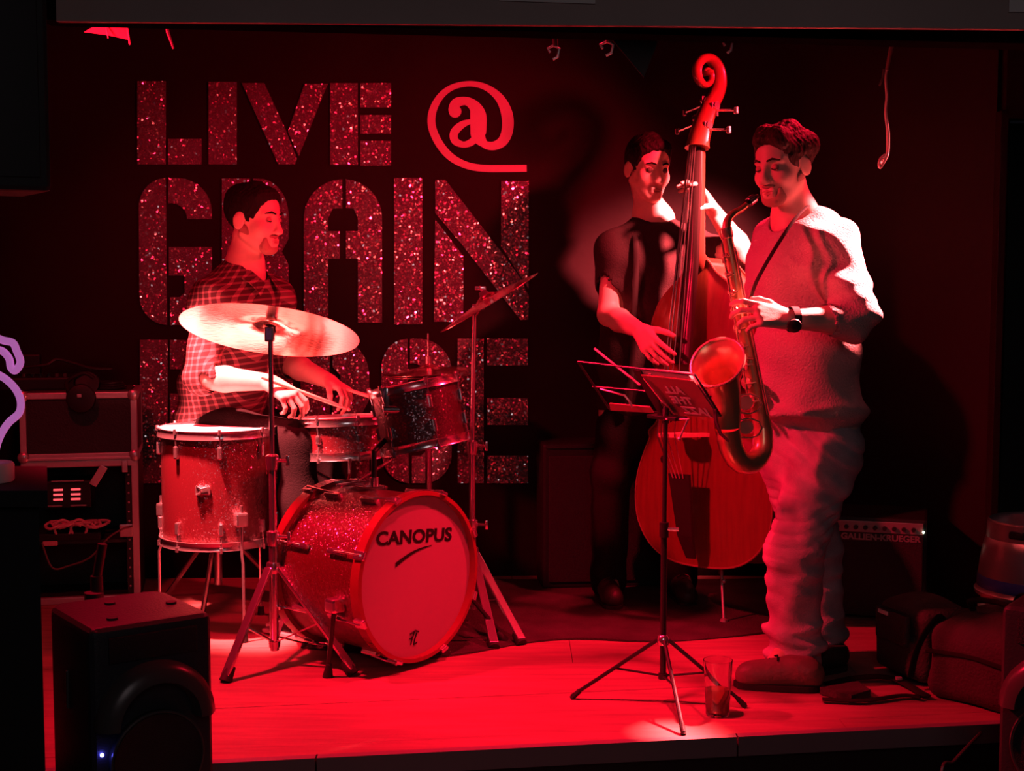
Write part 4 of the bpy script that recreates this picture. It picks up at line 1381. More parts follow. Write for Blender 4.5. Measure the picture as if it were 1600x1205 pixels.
S.build('body', 'skin', drummer)
add_face_parts(drummer, pd, axd, 1.07, 'hair_dark', 'stubble', 'short', closed=True)
S = Field(*bounds([dnk, dRs, dRe, dLe, dhi, dLs], .17), .005)
S.cone(dch + V(0, 0, .02), dwa, .138, .140, .05, flat=(Ld, 1.36))
S.cone(dwa, dhi + V(0, 0, .0), .142, .155, .04, flat=(Ld, 1.30))
S.cone(dch + V(0, 0, .11), dch, .09, .125, .05, flat=(Ld, 1.5))
S.cone(dnk + V(0, 0, -.04), dnk + V(0, 0, -.07), .078, .09, .03)
for a, b, c_ in ((dRs, dRe, dRw), (dLs, dLe, dLw)):
    S.cone(dnk + V(0, 0, -.055), a + V(0, 0, .005), .058, .066, .05)
    S.cone(a, b, .070, .062, .04)
    S.cone(b, b.lerp(c_, .16), .066, .060, .02)
    S.cone(b.lerp(c_, .13), c_, .052, .052, .004, sub=True)
S.disp(folds(None, .005, 42))
S.cone(dnk + V(0, 0, -.02) + Fd * .03, dnk + V(0, 0, .12) + Fd * .05, .068, .078, .01, sub=True)
S.cone(dnk + Fd * .09 + V(0, 0, .01), dnk + Fd * .155 + V(0, 0, -.12), .035, .008, .01, sub=True)
S.build('shirt', 'check_shirt', drummer)
# turned-down collar
for s_ in (1, -1):
    c0 = [dnk - Fd * .055 + V(0, 0, .022), dnk - Fd * .01 + Ld * s_ * .066 + V(0, 0, .012), dnk + Fd * .055 + Ld * s_ * .052 + V(0, 0, -.022), dnk + Fd * .110 + Ld * s_ * .030 + V(0, 0, -.075)]
    c1 = [dnk - Fd * .090 + V(0, 0, -.03), dnk - Fd * .01 + Ld * s_ * .105 + V(0, 0, -.030), dnk + Fd * .075 + Ld * s_ * .095 + V(0, 0, -.065), dnk + Fd * .112 + Ld * s_ * .068 + V(0, 0, -.115)]
    a_, b_ = spline(c0, 5), spline(c1, 5)
    k = len(a_)
    th_ = V(0, 0, -.006)
    vs = a_ + b_ + [v + th_ for v in a_] + [v + th_ for v in b_]
    fs = []
    for i in range(k - 1):
        fs += [(i, i + 1, k + i + 1, k + i), (2 * k + i, 3 * k + i, 3 * k + i + 1, 2 * k + i + 1), (i, 2 * k + i, 2 * k + i + 1, i + 1), (k + i, k + i + 1, 3 * k + i + 1, 3 * k + i)]
    fs += [(0, k, 3 * k, 2 * k), (k - 1, 3 * k - 1, 4 * k - 1, 2 * k - 1)]
    MB().add(vs, fs).build('collar', 'check_shirt', drummer)
S = Field(*bounds([dhi, dkR, dkL, daR, daL], .15), .007)
S.cone(dhi, dhi + V(0, 0, -.02) + Fd * .03, .13, .125, .03, flat=(Ld, 1.32))
for sg, k_, a_ in ((-1, dkR, daR), (1, dkL, daL)):
    S.cone(dhi + Ld * .10 * sg, k_, .105, .078, .04)
    S.cone(k_, a_ + V(0, 0, -.02), .076, .066, .03)
S.disp(folds(None, .005, 40))
S.build('trousers', 'dark_cloth', drummer)
for a_, d_ in ((daR, unit(BDn)), (daL, unit(V(.9, .1, 0)))):
    q = V(a_.x, a_.y, .045 if a_ is daR else .0) - d_ * .07
    shoe(drummer, 'shoe', q, q + d_ * .28, 'boot_black', V(a_.x, a_.y, q.z + .085))

# drumsticks held in both hands
for h0, tip, lab in ((P(448, 604, 4.95), P(545, 640, 5.06), 'wooden drumstick in the near hand of the drummer over the snare'), (P(528, 604, 5.32), P(604, 628, 5.14), 'wooden drumstick in the far hand of the drummer')):
    d_ = (tip - h0).normalized()
    t = thing('drumstick', h0, lab, 'drumstick', 'drumsticks')
    MB().tube([h0 - d_ * .10, h0 - d_ * .09, tip - d_ * .07, tip - d_ * .012], [.005, .0075, .0070, .0035], 10).build('shaft', 'stick_wood', t)
    MB().sphere(tip, .0065, 10, 6).build('tip', 'stick_wood', t)

# ------------------------------------------------------------------ double bass
mat('bass_wood', (0.17, 0.05, 0.025), rough=0.32, coat=0.3, vary=0.16, vscale=10, stretch=(6, 6, .6))
mat('bass_rib', (0.12, 0.035, 0.02), rough=0.3, coat=0.4, vary=0.2, vscale=8)
mat('bass_edge', (0.24, 0.11, 0.07), rough=0.35)
mat('ebony', (0.022, 0.016, 0.015), rough=0.25)
mat('bridge_maple', (0.60, 0.42, 0.28), rough=0.5)
mat('string_steel', (0.72, 0.66, 0.64), rough=0.28, metal=1.0)

bO = P(1095, 886, 5.08)
bU = unit(P(1092, 222, 5.20) - bO)
bN = V(-math.sin(math.radians(50)), -math.cos(math.radians(50)), 0)
bN = (bN - bU * bN.dot(bU)).normalized()
bW = bU.cross(bN)
if bW.y > 0: bW = -bW
bass = thing('double_bass', (bO.x, bO.y, 0), 'upright double bass with dark reddish varnish, turned towards the left', 'double bass')


def B(w, u, n=0.0): return bO + bW * w + bU * u + bN * n


half = [(0.0, 0.0), (.10, .004), (.19, .024), (.265, .070), (.318, .145), (.335, .235), (.322, .330), (.285, .415), (.258, .465), (.262, .492), (.228, .520), (.196, .570), (.184, .625), (.192, .680), (.212, .722), (.236, .742), (.230, .768),
        (.246, .810), (.250, .860), (.236, .920), (.195, .985), (.135, 1.035), (.085, 1.070), (.055, 1.105), (.04, 1.12)]
hs = spline([V(a, b, 0) for a, b in half], 3)
outl = [(p.x, p.y) for p in hs] + [(-p.x, p.y) for p in hs[::-1][:-1]]
outl = [o for i, o in enumerate(outl) if i == 0 or (abs(o[0] - outl[i - 1][0]) + abs(o[1] - outl[i - 1][1])) > 1e-4]
NO = len(outl)


def plate(mb, n0, arch, edge):
    rings = [1.0, .97, .92, .80, .62, .42, .2]
    vs, fs = [], []
    for s_ in rings:
        for (w, u) in outl:
            uc = .55
            h = arch * (1 - s_ ** 2.2) if s_ < .97 else 0
            vs.append(B(w * s_, uc + (u - uc) * s_, n0 + h))
    vs.append(B(0, .55, n0 + arch))
    for r in range(len(rings) - 1):
        for i in range(NO):
            j = (i + 1) % NO
            fs.append((r * NO + i, r * NO + j, (r + 1) * NO + j, (r + 1) * NO + i))
    for i in range(NO):
        fs.append(((len(rings) - 1) * NO + i, (len(rings) - 1) * NO + (i + 1) % NO, len(vs) - 1))
    m = len(vs)
    for (w, u) in outl: vs.append(B(w, u, n0 - edge))
    for i in range(NO):
        j = (i + 1) % NO
        fs.append((i, j, m + j, m + i))
    mb.add(vs, fs, True)
    return mb


def depth(u): return .205 - .055 * max(0, (u - .78) / .34)


plate(MB(), 0.0, .034, .006).build('top_plate', 'bass_wood', bass)
rv, rf = [], []
for (w, u) in outl: rv.append(B(w * .975, .55 + (u - .55) * .985, -.005))
for (w, u) in outl: rv.append(B(w * .975, .55 + (u - .55) * .985, -depth(u)))
for i in range(NO):
    j = (i + 1) % NO
    rf.append((i, j, NO + j, NO + i))
MB().add(rv, rf, True).build('ribs', 'bass_rib', bass)
bk = MB()
bk.add([B(w, u, -depth(u)) for w, u in outl] + [B(w, u, -depth(u) - .006) for w, u in outl], [tuple(range(NO - 1, -1, -1)), tuple(range(NO, 2 * NO))] + [(i, (i + 1) % NO, NO + (i + 1) % NO, NO + i) for i in range(NO)])
bk.build('back_plate', 'bass_rib', bass)
MB().tube([B(w * 1.0, u, -.001) for w, u in outl], .0042, 6, closed=True).build('edge_binding', 'bass_edge', bass)
# neck, fingerboard, nut, pegbox and scroll
MB().tube([B(0, 1.10, -.02), B(0, 1.14, .012), B(0, 1.35, .006), B(0, 1.53, .0)], [.036, .030, .026, .024], 14).box(B(0, 1.10, -.045), (.07, .06, .09), R=Matrix((bW, bU, bN)).transposed(), bev=.012).build('neck', 'bass_rib', bass)
fb = [(.021, 1.555, .026), (.024, 1.40, .034), (.030, 1.12, .058), (.038, .86, .098), (.041, .74, .116)]
vs, fs = [], []
for (hw, u, n) in fb:
    for k in range(7):
        a = -1 + k / 3
        vs.append(B(hw * a, u, n - .010 * a * a))
    for k in range(7):
        a = 1 - k / 3
        vs.append(B(hw * a, u, n - .024))
for i in range(len(fb) - 1):
    for k in range(14):
        j = (k + 1) % 14
        fs.append((i * 14 + k, i * 14 + j, (i + 1) * 14 + j, (i + 1) * 14 + k))
fs += [tuple(range(13, -1, -1)), tuple(range(56, 70))]
MB().add(vs, fs).build('fingerboard', 'ebony', bass)
sc_path = [(.010, 1.53), (-.012, 1.60), (-.052, 1.68), (-.092, 1.735), (-.112, 1.785), (-.104, 1.836), (-.066, 1.866), (-.020, 1.858), (.008, 1.822), (-.002, 1.782), (-.036, 1.766), (-.066, 1.784), (-.068, 1.812), (-.048, 1.824), (-.036, 1.812)]
sp = spline([V(a, b, 0) for a, b in sc_path], 5)
rad = [max(.0095, .036 * (1 - (i / (len(sp) - 1)) ** .62 * .84)) for i in range(len(sp))]
MB().tube([B(0, p.y, p.x) for p in sp], rad, 12, ell=(bW, 1.5)).sphere(B(0, 1.812, -.042), .012, scale=(3.2, 1, 1), R=Matrix((bW, bU, bN)).transposed()).build('scroll', 'bass_wood', bass)
MB().box(B(0, 1.553, .016), (.050, .010, .024), R=Matrix((bW, bU, bN)).transposed()).build('nut', 'bridge_maple', bass)
for k, (u, n, s_) in enumerate(((1.60, -.010, 1), (1.635, -.030, -1), (1.675, -.050, 1), (1.71, -.072, -1))):
    a = B(0, u, n)
    pg = MB().cyl(a, a + bW * s_ * .135 - bU * .02, .0045, seg=8).build('tuning_peg', 'chrome', bass)
    q = a + bW * s_ * .135 - bU * .02
    MB().box(q, (.010, .026, .018), R=Matrix((bN, bU, bW)).transposed(), bev=.006).build('peg_key', 'chrome', pg)
    MB().cyl(a + bW * s_ * .032 + bU * .012, a + bW * s_ * .046 + bU * .012, .015, seg=12).box(a + bW * s_ * .034, (.004, .05, .034), R=Matrix((bW, bU, bN)).transposed(), bev=.0015).build('gear_plate', 'chrome', pg)
# bridge, tailpiece, strings, sound holes, endpin
br_poly = [(-.080, 0), (-.066, .012), (-.058, .050), (-.062, .100), (-.046, .146), (0, .160), (.046, .146), (.062, .100), (.058, .050), (.066, .012), (.080, 0), (.040, .004), (.026, .040), (0, .052), (-.026, .040), (-.040, .004)]
brm = MB()
brm.prism([B(w, .478, .028 + n) for w, n in br_poly], bU * .014)
brm.build('bridge', 'bridge_maple', bass)
MB().add([B(s_ * w, u, n + t) for (w, u, n) in ((.020, .035, .045), (.036, .12, .075), (.050, .345, .105)) for s_ in (-1, 1) for t in (0, .012)],
         [(0, 2, 6, 4), (4, 6, 10, 8), (1, 5, 7, 3), (5, 9, 11, 7), (0, 4, 5, 1), (4, 8, 9, 5), (2, 3, 7, 6), (6, 7, 11, 10), (0, 1, 3, 2), (8, 10, 11, 9)]).build('tailpiece', 'ebony', bass)
for k in range(4):
    w0, w1 = (-.0135 + .009 * k), (-.042 + .028 * k)
    MB().tube([B(w0, 1.60, .0), B(w0, 1.555, .0315), B(w1, .485, .192 - .006 * abs(k - 1.5) ** 1.6), B(w1 * .6, .33, .118)], .0020 + .0004 * (3 - k), 6).build('string', 'string_steel', bass)
for s_ in (-1, 1):
    path = [(.100, .565), (.118, .580), (.124, .600), (.116, .560), (.122, .510), (.134, .455), (.142, .410), (.136, .380), (.150, .372), (.162, .388)]
    pts = [B(s_ * w, u, .0245) for w, u in path]
    sm = spline(pts, 4)
    f_ = MB().tube(sm, [.005 + .005 * math.sin(math.pi * i / (len(sm) - 1)) for i in range(len(sm))], 8, ell=(bN, .25)).sphere(pts[0], .013, scale=(1, 1, .3), R=Matrix((bW, bU, bN)).transposed()).sphere(pts[-1], .016, scale=(1, 1, .3), R=Matrix((bW, bU, bN)).transposed())
    f_.build('sound_hole', 'print_black', bass)
ep = G(1131, 974); ep.z = 0
eb = B(.0, .01, -.11)
MB().cyl(eb + bU * .03, eb - bU * .045, .020, .014, seg=12).build('endpin_collar', 'ebony', bass)
MB().cyl(eb, ep + V(0, 0, .012), .0056, seg=10).sphere(P(1131, 908, 5.12), .010).lathe(ep, (0, 0, 1), [(.001, 0), (.016, 0), (.014, .014), (.001, .022)], 12).build('endpin', 'satin_steel', bass)

# ------------------------------------------------------------------ saxophone
mat('sax_lacquer', (0.74, 0.50, 0.27), rough=0.28, metal=0.7)
mat('sax_key', (0.80, 0.62, 0.44), rough=0.25, metal=0.75)
sx = thing('saxophone', P(1170, 520, 4.24), 'lacquered tenor saxophone held across the body of the man in the sweater', 'saxophone')
sA, sB = P(1135, 362, 4.22), P(1192, 668, 4.23)
MB().tube([P(1184, 306, 4.325), P(1176, 311, 4.31), P(1166, 320, 4.295)], [.006, .011, .0125], 14).build('mouthpiece', 'ebony', sx)
MB().cyl(P(1178, 310, 4.314), P(1170, 316, 4.302), .0142, seg=14).build('ligature', 'chrome', sx)
nkp = spline([P(1169, 318, 4.30), P(1158, 327, 4.28), P(1146, 334, 4.25), P(1137, 345, 4.23), sA], 5)
MB().tube(nkp, [.0085 + .0055 * i / (len(nkp) - 1) for i in range(len(nkp))], 14).build('neck_tube', 'sax_lacquer', sx)
MB().lathe(sA, sB - sA, [(.012, -.012), (.019, -.012), (.019, .016), (.016, .020)], 16).build('neck_receiver', 'sax_key', sx)
MB().cyl(sA, sB, .0148, .0285, seg=20).build('body_tube', 'sax_lacquer', sx)
bow = spline([sB, P(1192, 700, 4.22), P(1178, 722, 4.20), P(1158, 722, 4.165), P(1143, 700, 4.14), P(1137, 668, 4.12)], 5)
MB().tube(bow, [.0285 + .0095 * i / (len(bow) - 1) for i in range(len(bow))], 18).build('bow', 'sax_lacquer', sx)
bell_c = P(1121, 566, 4.06)
bell = spline([P(1137, 668, 4.12), P(1136, 640, 4.115), P(1133, 612, 4.10), P(1127, 588, 4.08)], 4)
MB().tube(bell, [.038 + .014 * (i / (len(bell) - 1)) ** 1.5 for i in range(len(bell))], 24, caps=False).build('bell_tube', 'sax_lacquer', sx)
bax = unit(V(-.40, -.62, .52))
tail = P(1128, 592, 4.085)
bmb = MB()
bprof = []
seg = 36
steps = 9
vsb, fsb = [], []
a2, e1b, e2b = frame(bax)
a1 = unit(bell[-1] - bell[-2])
for i in range(steps + 1):
    t = i / steps
    cpt = tail.lerp(bell_c, t)
    axd = a1.lerp(bax, min(1, t * 1.35)).normalized()
    r = .050 + .032 * t ** 2.2
    f1 = (e1b - axd * e1b.dot(axd)).normalized(); f2 = axd.cross(f1)
    for j in range(seg):
        q = 2 * math.pi * j / seg
        vsb.append(cpt + (f1 * math.cos(q) + f2 * math.sin(q)) * r)
for i in range(steps):
    for j in range(seg):
        k = (j + 1) % seg
        fsb.append((i * seg + j, i * seg + k, (i + 1) * seg + k, (i + 1) * seg + j))
bmb.add(vsb, fsb, True).build('bell', 'sax_lacquer', sx)
MB().tube([bell_c + (e1b * math.cos(q * math.pi / 18) + e2b * math.sin(q * math.pi / 18)) * .082 for q in range(36)], .0042, 8, closed=True).build('bell_rim', 'sax_key', sx)
axs = (sB - sA).normalized()
sdl = V(-.75, -.66, 0); sdl = (sdl - axs * sdl.dot(axs)).normalized()
sdr = axs.cross(sdl)
if sdr.x < 0: sdr = -sdr
MB().cyl(sA + axs * .03 + sdl * .030, sA + axs * .50 + sdl * .044, .0034, seg=8).build('key_rod', 'sax_key', sx)
MB().cyl(sA + axs * .05 + sdl * .012 + sdr * .03, sA + axs * .56 + sdl * .02 + sdr * .044, .0034, seg=8).build('key_rod', 'sax_key', sx)
for k in range(9):
    t = .07 + .055 * k
    rr = .0105 + .0013 * k
    q = sA + axs * t + sdl * (.022 + .026 * t)
    kc = MB().lathe(q, sdl, [(.001, 0), (rr, 0), (rr, .005), (rr * .6, .0075), (.001, .0075)], 16).build('key_cup', 'sax_key', sx)
    MB().tube([q + sdl * .008, q + sdl * .012 + sdr * rr * 1.2, q + sdr * rr * 1.7], .0024, 6).build('key_arm', 'sax_key', kc)
for (px, py) in ((1166, 630), (1167, 668)):
    q = P(px, py, 4.16)
    MB().tube([q + V(.042 * math.cos(t * .7), -.02, .030 * math.sin(t * .7)) for t in range(-3, 4)], .0028, 6).cyl(q + V(.0, .012, 0), q + V(.0, .02, 0), .022, seg=16).build('key_guard', 'sax_key', sx)
MB().tube([P(1160, 560, 4.14), P(1175, 560, 4.20)], .004, 6).build('bell_brace', 'sax_key', sx)
# neck strap
sp_pts = spline([P(1262, 322, 4.33), P(1240, 345, 4.245), P(1210, 390, 4.19), P(1182, 440, 4.185), P(1172, 470, 4.20)], 6)
nst = thing('neck_strap', P(1250, 330, 4.35), 'dark saxophone neck strap hanging from the neck of the man in the sweater', 'strap')
MB().tube(sp_pts, .0085, 8, ell=((-.6, -.8, 0), .35)).build('webbing', 'strap', nst)
MB().tube([P(1172, 470, 4.20), P(1170, 478, 4.205), P(1174, 482, 4.21)], .0028, 6).build('hook', 'chrome', nst)

# ------------------------------------------------------------------ music stand with its papers
ms_f = [G(893, 1092), G(1068, 1149), G(1165, 1106)]
msb = V(.448, 4.10, 0)
ms = thing('music_stand', msb, 'folding wire music stand on a thin tripod in front of the double bass', 'music stand')
hz = P(1040, 1000, 4.1).z
MB().cyl(msb + V(0, 0, .085), msb + V(0, 0, .52), .0095, seg=12).build('lower_tube', 'black_metal', ms)
MB().cyl(msb + V(0, 0, .50), P(1040, 655, 4.1), .0068, seg=12).build('upper_tube', 'black_metal', ms)
MB().lathe(msb + V(0, 0, hz - .014), (0, 0, 1), [(.001, 0), (.017, 0), (.019, .008), (.017, .024), (.011, .030), (.001, .03)], 16).build('leg_hub', 'chrome', ms)
kn = MB().cyl(msb + V(0, 0, .50), msb + V(0, 0, .545), .014, seg=12).build('height_collar', 'black_metal', ms)
MB().cyl(msb + V(.01, -.005, .525), msb + V(.042, -.01, .525), .006, seg=8).build('height_screw', 'chrome', kn)
MB().lathe(msb + V(0, 0, .075), (0, 0, 1), [(.001, 0), (.014, 0), (.014, .016), (.001, .018)], 12).build('lower_hub', 'black_metal', ms)
for f in ms_f:
    d = (V(f.x, f.y, 0) - msb).normalized()
    a = msb + V(0, 0, hz) + d * .016
    e = V(f.x, f.y, .008)
    lg = MB().cyl(a, e, .0062, .0056, seg=8).build('leg', 'black_metal', ms)
    MB().cyl(e + (a - e) * .5, msb + V(0, 0, .084), .0036, seg=6).build('brace', 'black_metal', ms)
    MB().cyl(e + (a - e).normalized() * .03, V(f.x, f.y, .001), .0078, seg=8).build('rubber_foot', 'rubber', lg)
TL, TR, BL, BR = P(903, 565, 4.25), P(1086, 586, 3.97), P(953, 640, 4.32), P(1126, 650, 4.04)


def D_(a, b): return TL.lerp(TR, a).lerp(BL.lerp(BR, a), b)


desk = MB()
for a, b in (((0, 0), (1, 0)), ((0, 1), (1, 1)), ((0, 0), (0, 1)), ((1, 0), (1, 1)), ((-.02, .52), (1.02, .52))):
    desk.cyl(D_(*a), D_(*b), .0034, seg=8)
desk.build('desk_frame', 'black_metal', ms)
dn = (TR - TL).cross(BL - TL).normalized()
if dn.y > 0: dn = -dn


def strip(a, b, w, th=.004):
    p, q = D_(*a), D_(*b)
    x = (q - p).normalized()
    y = dn.cross(x)
    return MB().box((p + q) / 2 + dn * .004, ((q - p).length, w, th), R=Matrix((x, y, dn)).transposed(), bev=.0015)


strip((.52, .02), (.50, 1.0), .030).build('desk_bar', 'black_metal', ms)
strip((.615, .08), (.605, 1.0), .010).build('desk_bar', 'satin_steel', ms)
MB().cyl(P(929, 545, 4.27), P(1000, 602, 4.16), .0040, seg=8).build('swing_arm', 'satin_steel', ms)
MB().tube([P(938, 608, 4.27), P(958, 613, 4.24), P(976, 618, 4.22), P(984, 628, 4.22), P(988, 637, 4.22)], .0034, 8).build('page_clip', 'satin_steel', ms)
MB().tube([P(1117, 640, 4.02), P(1119, 660, 4.0), P(1126, 678, 3.985), P(1139, 690, 3.97)], [.006, .006, .005, .004], 8).build('page_clip', 'black_metal', ms)
MB().box(P(1042, 652, 4.12), (.12, .05, .012), rz=-.9, bev=.003).build('shelf', 'black_metal', ms)
MB().cyl(P(1040, 660, 4.1), P(1040, 640, 4.13), .011, seg=10).build('tilt_joint', 'black_metal', ms)
MB().cyl(P(1040, 655, 4.09), P(1077, 655, 4.05), .004, seg=8).cyl(P(1075, 655, 4.05), P(1062, 684, 4.05), .0034, seg=8).sphere(P(1061, 686, 4.05), .006).build('tilt_lever', 'satin_steel', ms)
mat('red_cover', (0.40, 0.14, 0.14), rough=0.55)
book = thing('songbook', D_(.78, .5), 'songbook resting on the right half of the music stand, hand lettered cover', 'book')
bq = [D_(.545, .10), D_(.985, .10), D_(1.0, .985), D_(.60, .985)]
off = dn * .010
MB().prism([p + off for p in bq], dn * -.006).build('cover', 'red_cover', book)
MB().prism([p + off - dn * .008 for p in (D_(.55, .02), D_(.95, .0), D_(.985, .93), D_(.60, .95))], dn * -.010).build('pages', 'paper', book)
bx_, by_ = (D_(.985, .6) - D_(.6, .6)).normalized(), (D_(.8, .2) - D_(.8, .8)).normalized()
for txt, a, b, sz in (('ALL', .755, .38, .040), ('THE', .77, .62, .040), ('JAZZ', .835, .86, .040)):
    me = text_mesh(txt, sz, .0014, xs=-1.0)
    z_ = bx_.cross(by_)
    yy = (by_ - bx_ * by_.dot(bx_)).normalized()
    yy = by_
    o_ = D_(a, b) + dn * .0112
    me.transform(Matrix(((bx_.x, yy.x, dn.x, o_.x), (bx_.y, yy.y, dn.y, o_.y), (bx_.z, yy.z, dn.z, o_.z), (0, 0, 0, 1))))
    link('lettering', me, 'paper', book)
MB().tube([D_(.565, .13) + dn * .014, D_(.615, .97) + dn * .014], .0030, 6).build('spine_wire', 'chrome', book)
lf = thing('loose_sheets', D_(.25, .9), 'loose music sheets lying low on the left half of the music stand', 'sheet music')
MB().prism([p + dn * .006 for p in (D_(.05, .84), D_(.42, .86), D_(.42, .99), D_(.02, .99))], dn * -.004).build('sheet', 'red_cover', lf)

# ------------------------------------------------------------------ pint glass on the stage edge
pg_ = G(1121, 1117); pg_.z = 0
gm = mat('glass', (0.95, 0.95, 0.95), rough=0.02, trans=1.0, ior=1.45)
bm_ = mat('ale', (0.62, 0.34, 0.20), rough=0.05, trans=.85, ior=1.33)
gl_ = thing('pint_glass', pg_, 'half full straight pint glass on the stage boards beside the music stand', 'glass')
MB().lathe(pg_, (0, 0, 1), [(.001, 0), (.031, 0), (.034, .004), (.0415, .155), (.0425, .162), (.0405, .162), (.0390, .154), (.0325, .012), (.001, .010)], 40).build('tumbler', 'glass', gl_)
MB().lathe(pg_, (0, 0, 1), [(.001, .0105), (.0318, .0125), (.0352, .080), (.001, .080)], 40).build('beer', 'ale', gl_)

# ------------------------------------------------------------------ amplifier behind the saxophonist
a0, a1_ = G(1300, 966), G(1446, 976)
aw = V(a1_.x - a0.x, a1_.y - a0.y, 0)
aw.normalize()
an = V(aw.y, -aw.x, 0)
am_w, am_h, am_d = .40, .385, .30
ar = V(a1_.x, a1_.y, 0)
ac = ar - aw * am_w / 2 - an * am_d / 2
Ra = Matrix((aw, -an, V(0, 0, 1))).transposed()
amp = thing('bass_amplifier', (ac.x, ac.y, 0), 'low black bass combo amplifier lettered GALLIEN-KRUEGER behind the saxophonist', 'amplifier')
MB().box(ac + V(0, 0, am_h / 2 + .01), (am_w, am_d, am_h - .02), R=Ra, bev=.012).build('cabinet', 'black_plastic', amp)
mat('amp_panel', (0.30, 0.26, 0.26), rough=0.4, metal=.5)
mat('grille_cloth', (0.02, 0.018, 0.02), rough=0.9, bump=.6, bscale=300)


def AF(u, v, o=0.0): return ar - aw * (am_w - u) + an * (o + .001) + V(0, 0, v)


MB().box(AF(am_w / 2, am_h - .035, .002), (am_w - .03, .006, .042), R=Ra, bev=.002).build('control_panel', 'amp_panel', amp)
for k in range(10):
    MB().cyl(AF(.045 + .034 * k, am_h - .038, .004), AF(.045 + .034 * k, am_h - .038, .017), .0085, .0072, seg=12).build('knob', 'print_black', amp)
MB().box(AF(am_w / 2, (am_h - .075) / 2 + .005, .003), (am_w - .03, .008, am_h - .105), R=Ra, bev=.004).build('grille', 'grille_cloth', amp)
MB().box(AF(am_w / 2, am_h - .073, .004), (am_w - .03, .006, .030), R=Ra, bev=.001).build('name_strip', 'print_black', amp)
put_text('lettering', 'GALLIEN-KRUEGER', .031, AF(am_w - .165, am_h - .073, .0085), aw, V(0, 0, 1), 'amp_panel', amp, bold=.0012, xs=1.06)
mat('led_white', (1, 1, 1), emit=(.85, 1, .7), estr=6)
MB().sphere(AF(am_w - .014, am_h - .045, .008), .0045, 10, 6).build('pilot_light', 'led_white', amp)
for u in (.03, am_w - .03):
    for w_ in (.03, am_d - .03):
        q = AF(u, 0) - an * w_
        MB().cyl(V(q.x, q.y, 0), V(q.x, q.y, .022), .014, seg=10).build('foot', 'rubber', amp)

# low black cabinet standing against the wall behind the bassist
b0 = V(P(848, 800, 5.62).x, 5.62, 0); b1 = V(P(1000, 800, 5.66).x, 5.66, 0)
bx_d = (b1 - b0).normalized(); bn_ = V(bx_d.y, -bx_d.x, 0)
zt = P(920, 694, 5.62).z
bw = .62
bc = b0 + bx_d * bw / 2 - bn_ * .11
cab_ = thing('speaker_cabinet', (bc.x, bc.y, 0), 'black speaker cabinet against the wall behind the bassist', 'speaker')
Rb = Matrix((bx_d, -bn_, V(0, 0, 1))).transposed()
MB().box(bc + V(0, 0, zt / 2), (bw, .22, zt), R=Rb, bev=.012).build('cabinet', 'black_plastic', cab_)
MB().box(bc + bn_ * .114 + V(0, 0, zt / 2 - .01), (bw - .05, .008, zt - .08), R=Rb, bev=.003).build('grille', 'grille_cloth', cab_)
MB().box(bc + bn_ * .114 + V(0, 0, zt - .012), (bw - .03, .006, .010), R=Rb).build('top_trim', 'black_metal', cab_)
for x_, z_ in ((801, 795), (799, 840)):
    pass

# ------------------------------------------------------------------ gig bags and bits on the boards at the right
mat('bag_cloth', (0.050, 0.036, 0.036), rough=0.85, bump=.45, bscale=120, vary=.2, vscale=9)
mat('bag_dark', (0.040, 0.030, 0.030), rough=0.8, bump=.4, bscale=120)
c0, c1 = G(1446, 1092), G(1556, 1122)
c0.z = c1.z = 0
gx = (c1 - c0).normalized(); gy = V(-gx.y, gx.x, 0)
bagB = thing('gig_bag', ((c0 + c1) / 2 + gy * .3), 'large soft black gig bag lying on the stage at the right edge', 'bag')
ctr = c0.lerp(c1, .60) + gy * .26 + V(0, 0, .115)
S = Field(*bounds([ctr - gx * .30 - gy * .55, ctr + gx * .30 + gy * .55], .3), .008)
S.box(ctr + V(0, 0, 0), (.165, .245, .115), (gx, gy, V(0, 0, 1)), .05, .03)
S.ell(ctr + gy * .04 + V(0, 0, .085), (.145, .20, .055), (gx, gy, V(0, 0, 1)), .06)
S.ell(ctr - gx * .03 - gy * .06 + V(0, 0, .085), (.11, .15, .05), (gx, gy, V(0, 0, 1)), .06)
S.disp(folds(None, .006, 26))
S.cut((0, 0, .002), (0, 0, -1))
S.build('shell', 'bag_cloth', bagB)
zp = spline([ctr + gx * a + gy * b + V(0, 0, c) for a, b, c in ((-.150, -.248, .03), (.0, -.250, .04), (.145, -.244, .03), (.168, -.15, .04), (.168, .15, .03))], 6)
MB().tube(zp, .007, 6).build('zip', 'strap', bagB)
MB().tube(spline([ctr + gx * a + gy * b + V(0, 0, c) for a, b, c in ((-.09, -.10, .14), (-.08, -.13, .175), (.0, -.14, .19), (.08, -.13, .175), (.09, -.10, .14))], 5), .012, 8, ell=((0, 0, 1), .5)).build('handle', 'strap', bagB)
MB().tube(spline([ctr + gx * a + gy * b + V(0, 0, c) for a, b, c in ((-.12, .20, .12), (-.05, .12, .165), (.06, .02, .170), (.12, -.08, .145), (.1, -.18, .130))], 5), .018, 8, ell=((0, 0, 1), .3)).build('shoulder_strap', 'bag_dark', bagB)
MB().box(ctr + gx * .055 + gy * .02 + V(0, 0, .185), (.03, .022, .008), bev=.003).build('buckle', 'satin_steel', bagB)
s0 = G(1352, 1040); s1 = G(1442, 1082)
s0.z = s1.z = 0
bagA = thing('shoulder_bag', ((s0 + s1) / 2), 'smaller square bag with flap pocket leaning on the large gig bag', 'bag')
hx_ = (s1 - s0).normalized(); hy_ = V(-hx_.y, hx_.x, 0)
ctA = (s0 + s1) / 2 + hy_ * .11 + V(0, 0, .12)
S = Field(*bounds([ctA - hx_ * .15, ctA + hx_ * .15, ctA + hy_ * .12, ctA - hy_ * .12], .16), .006)
S.box(ctA, (.125, .095, .115), (hx_, hy_, V(0, 0, 1)), .035, .02)
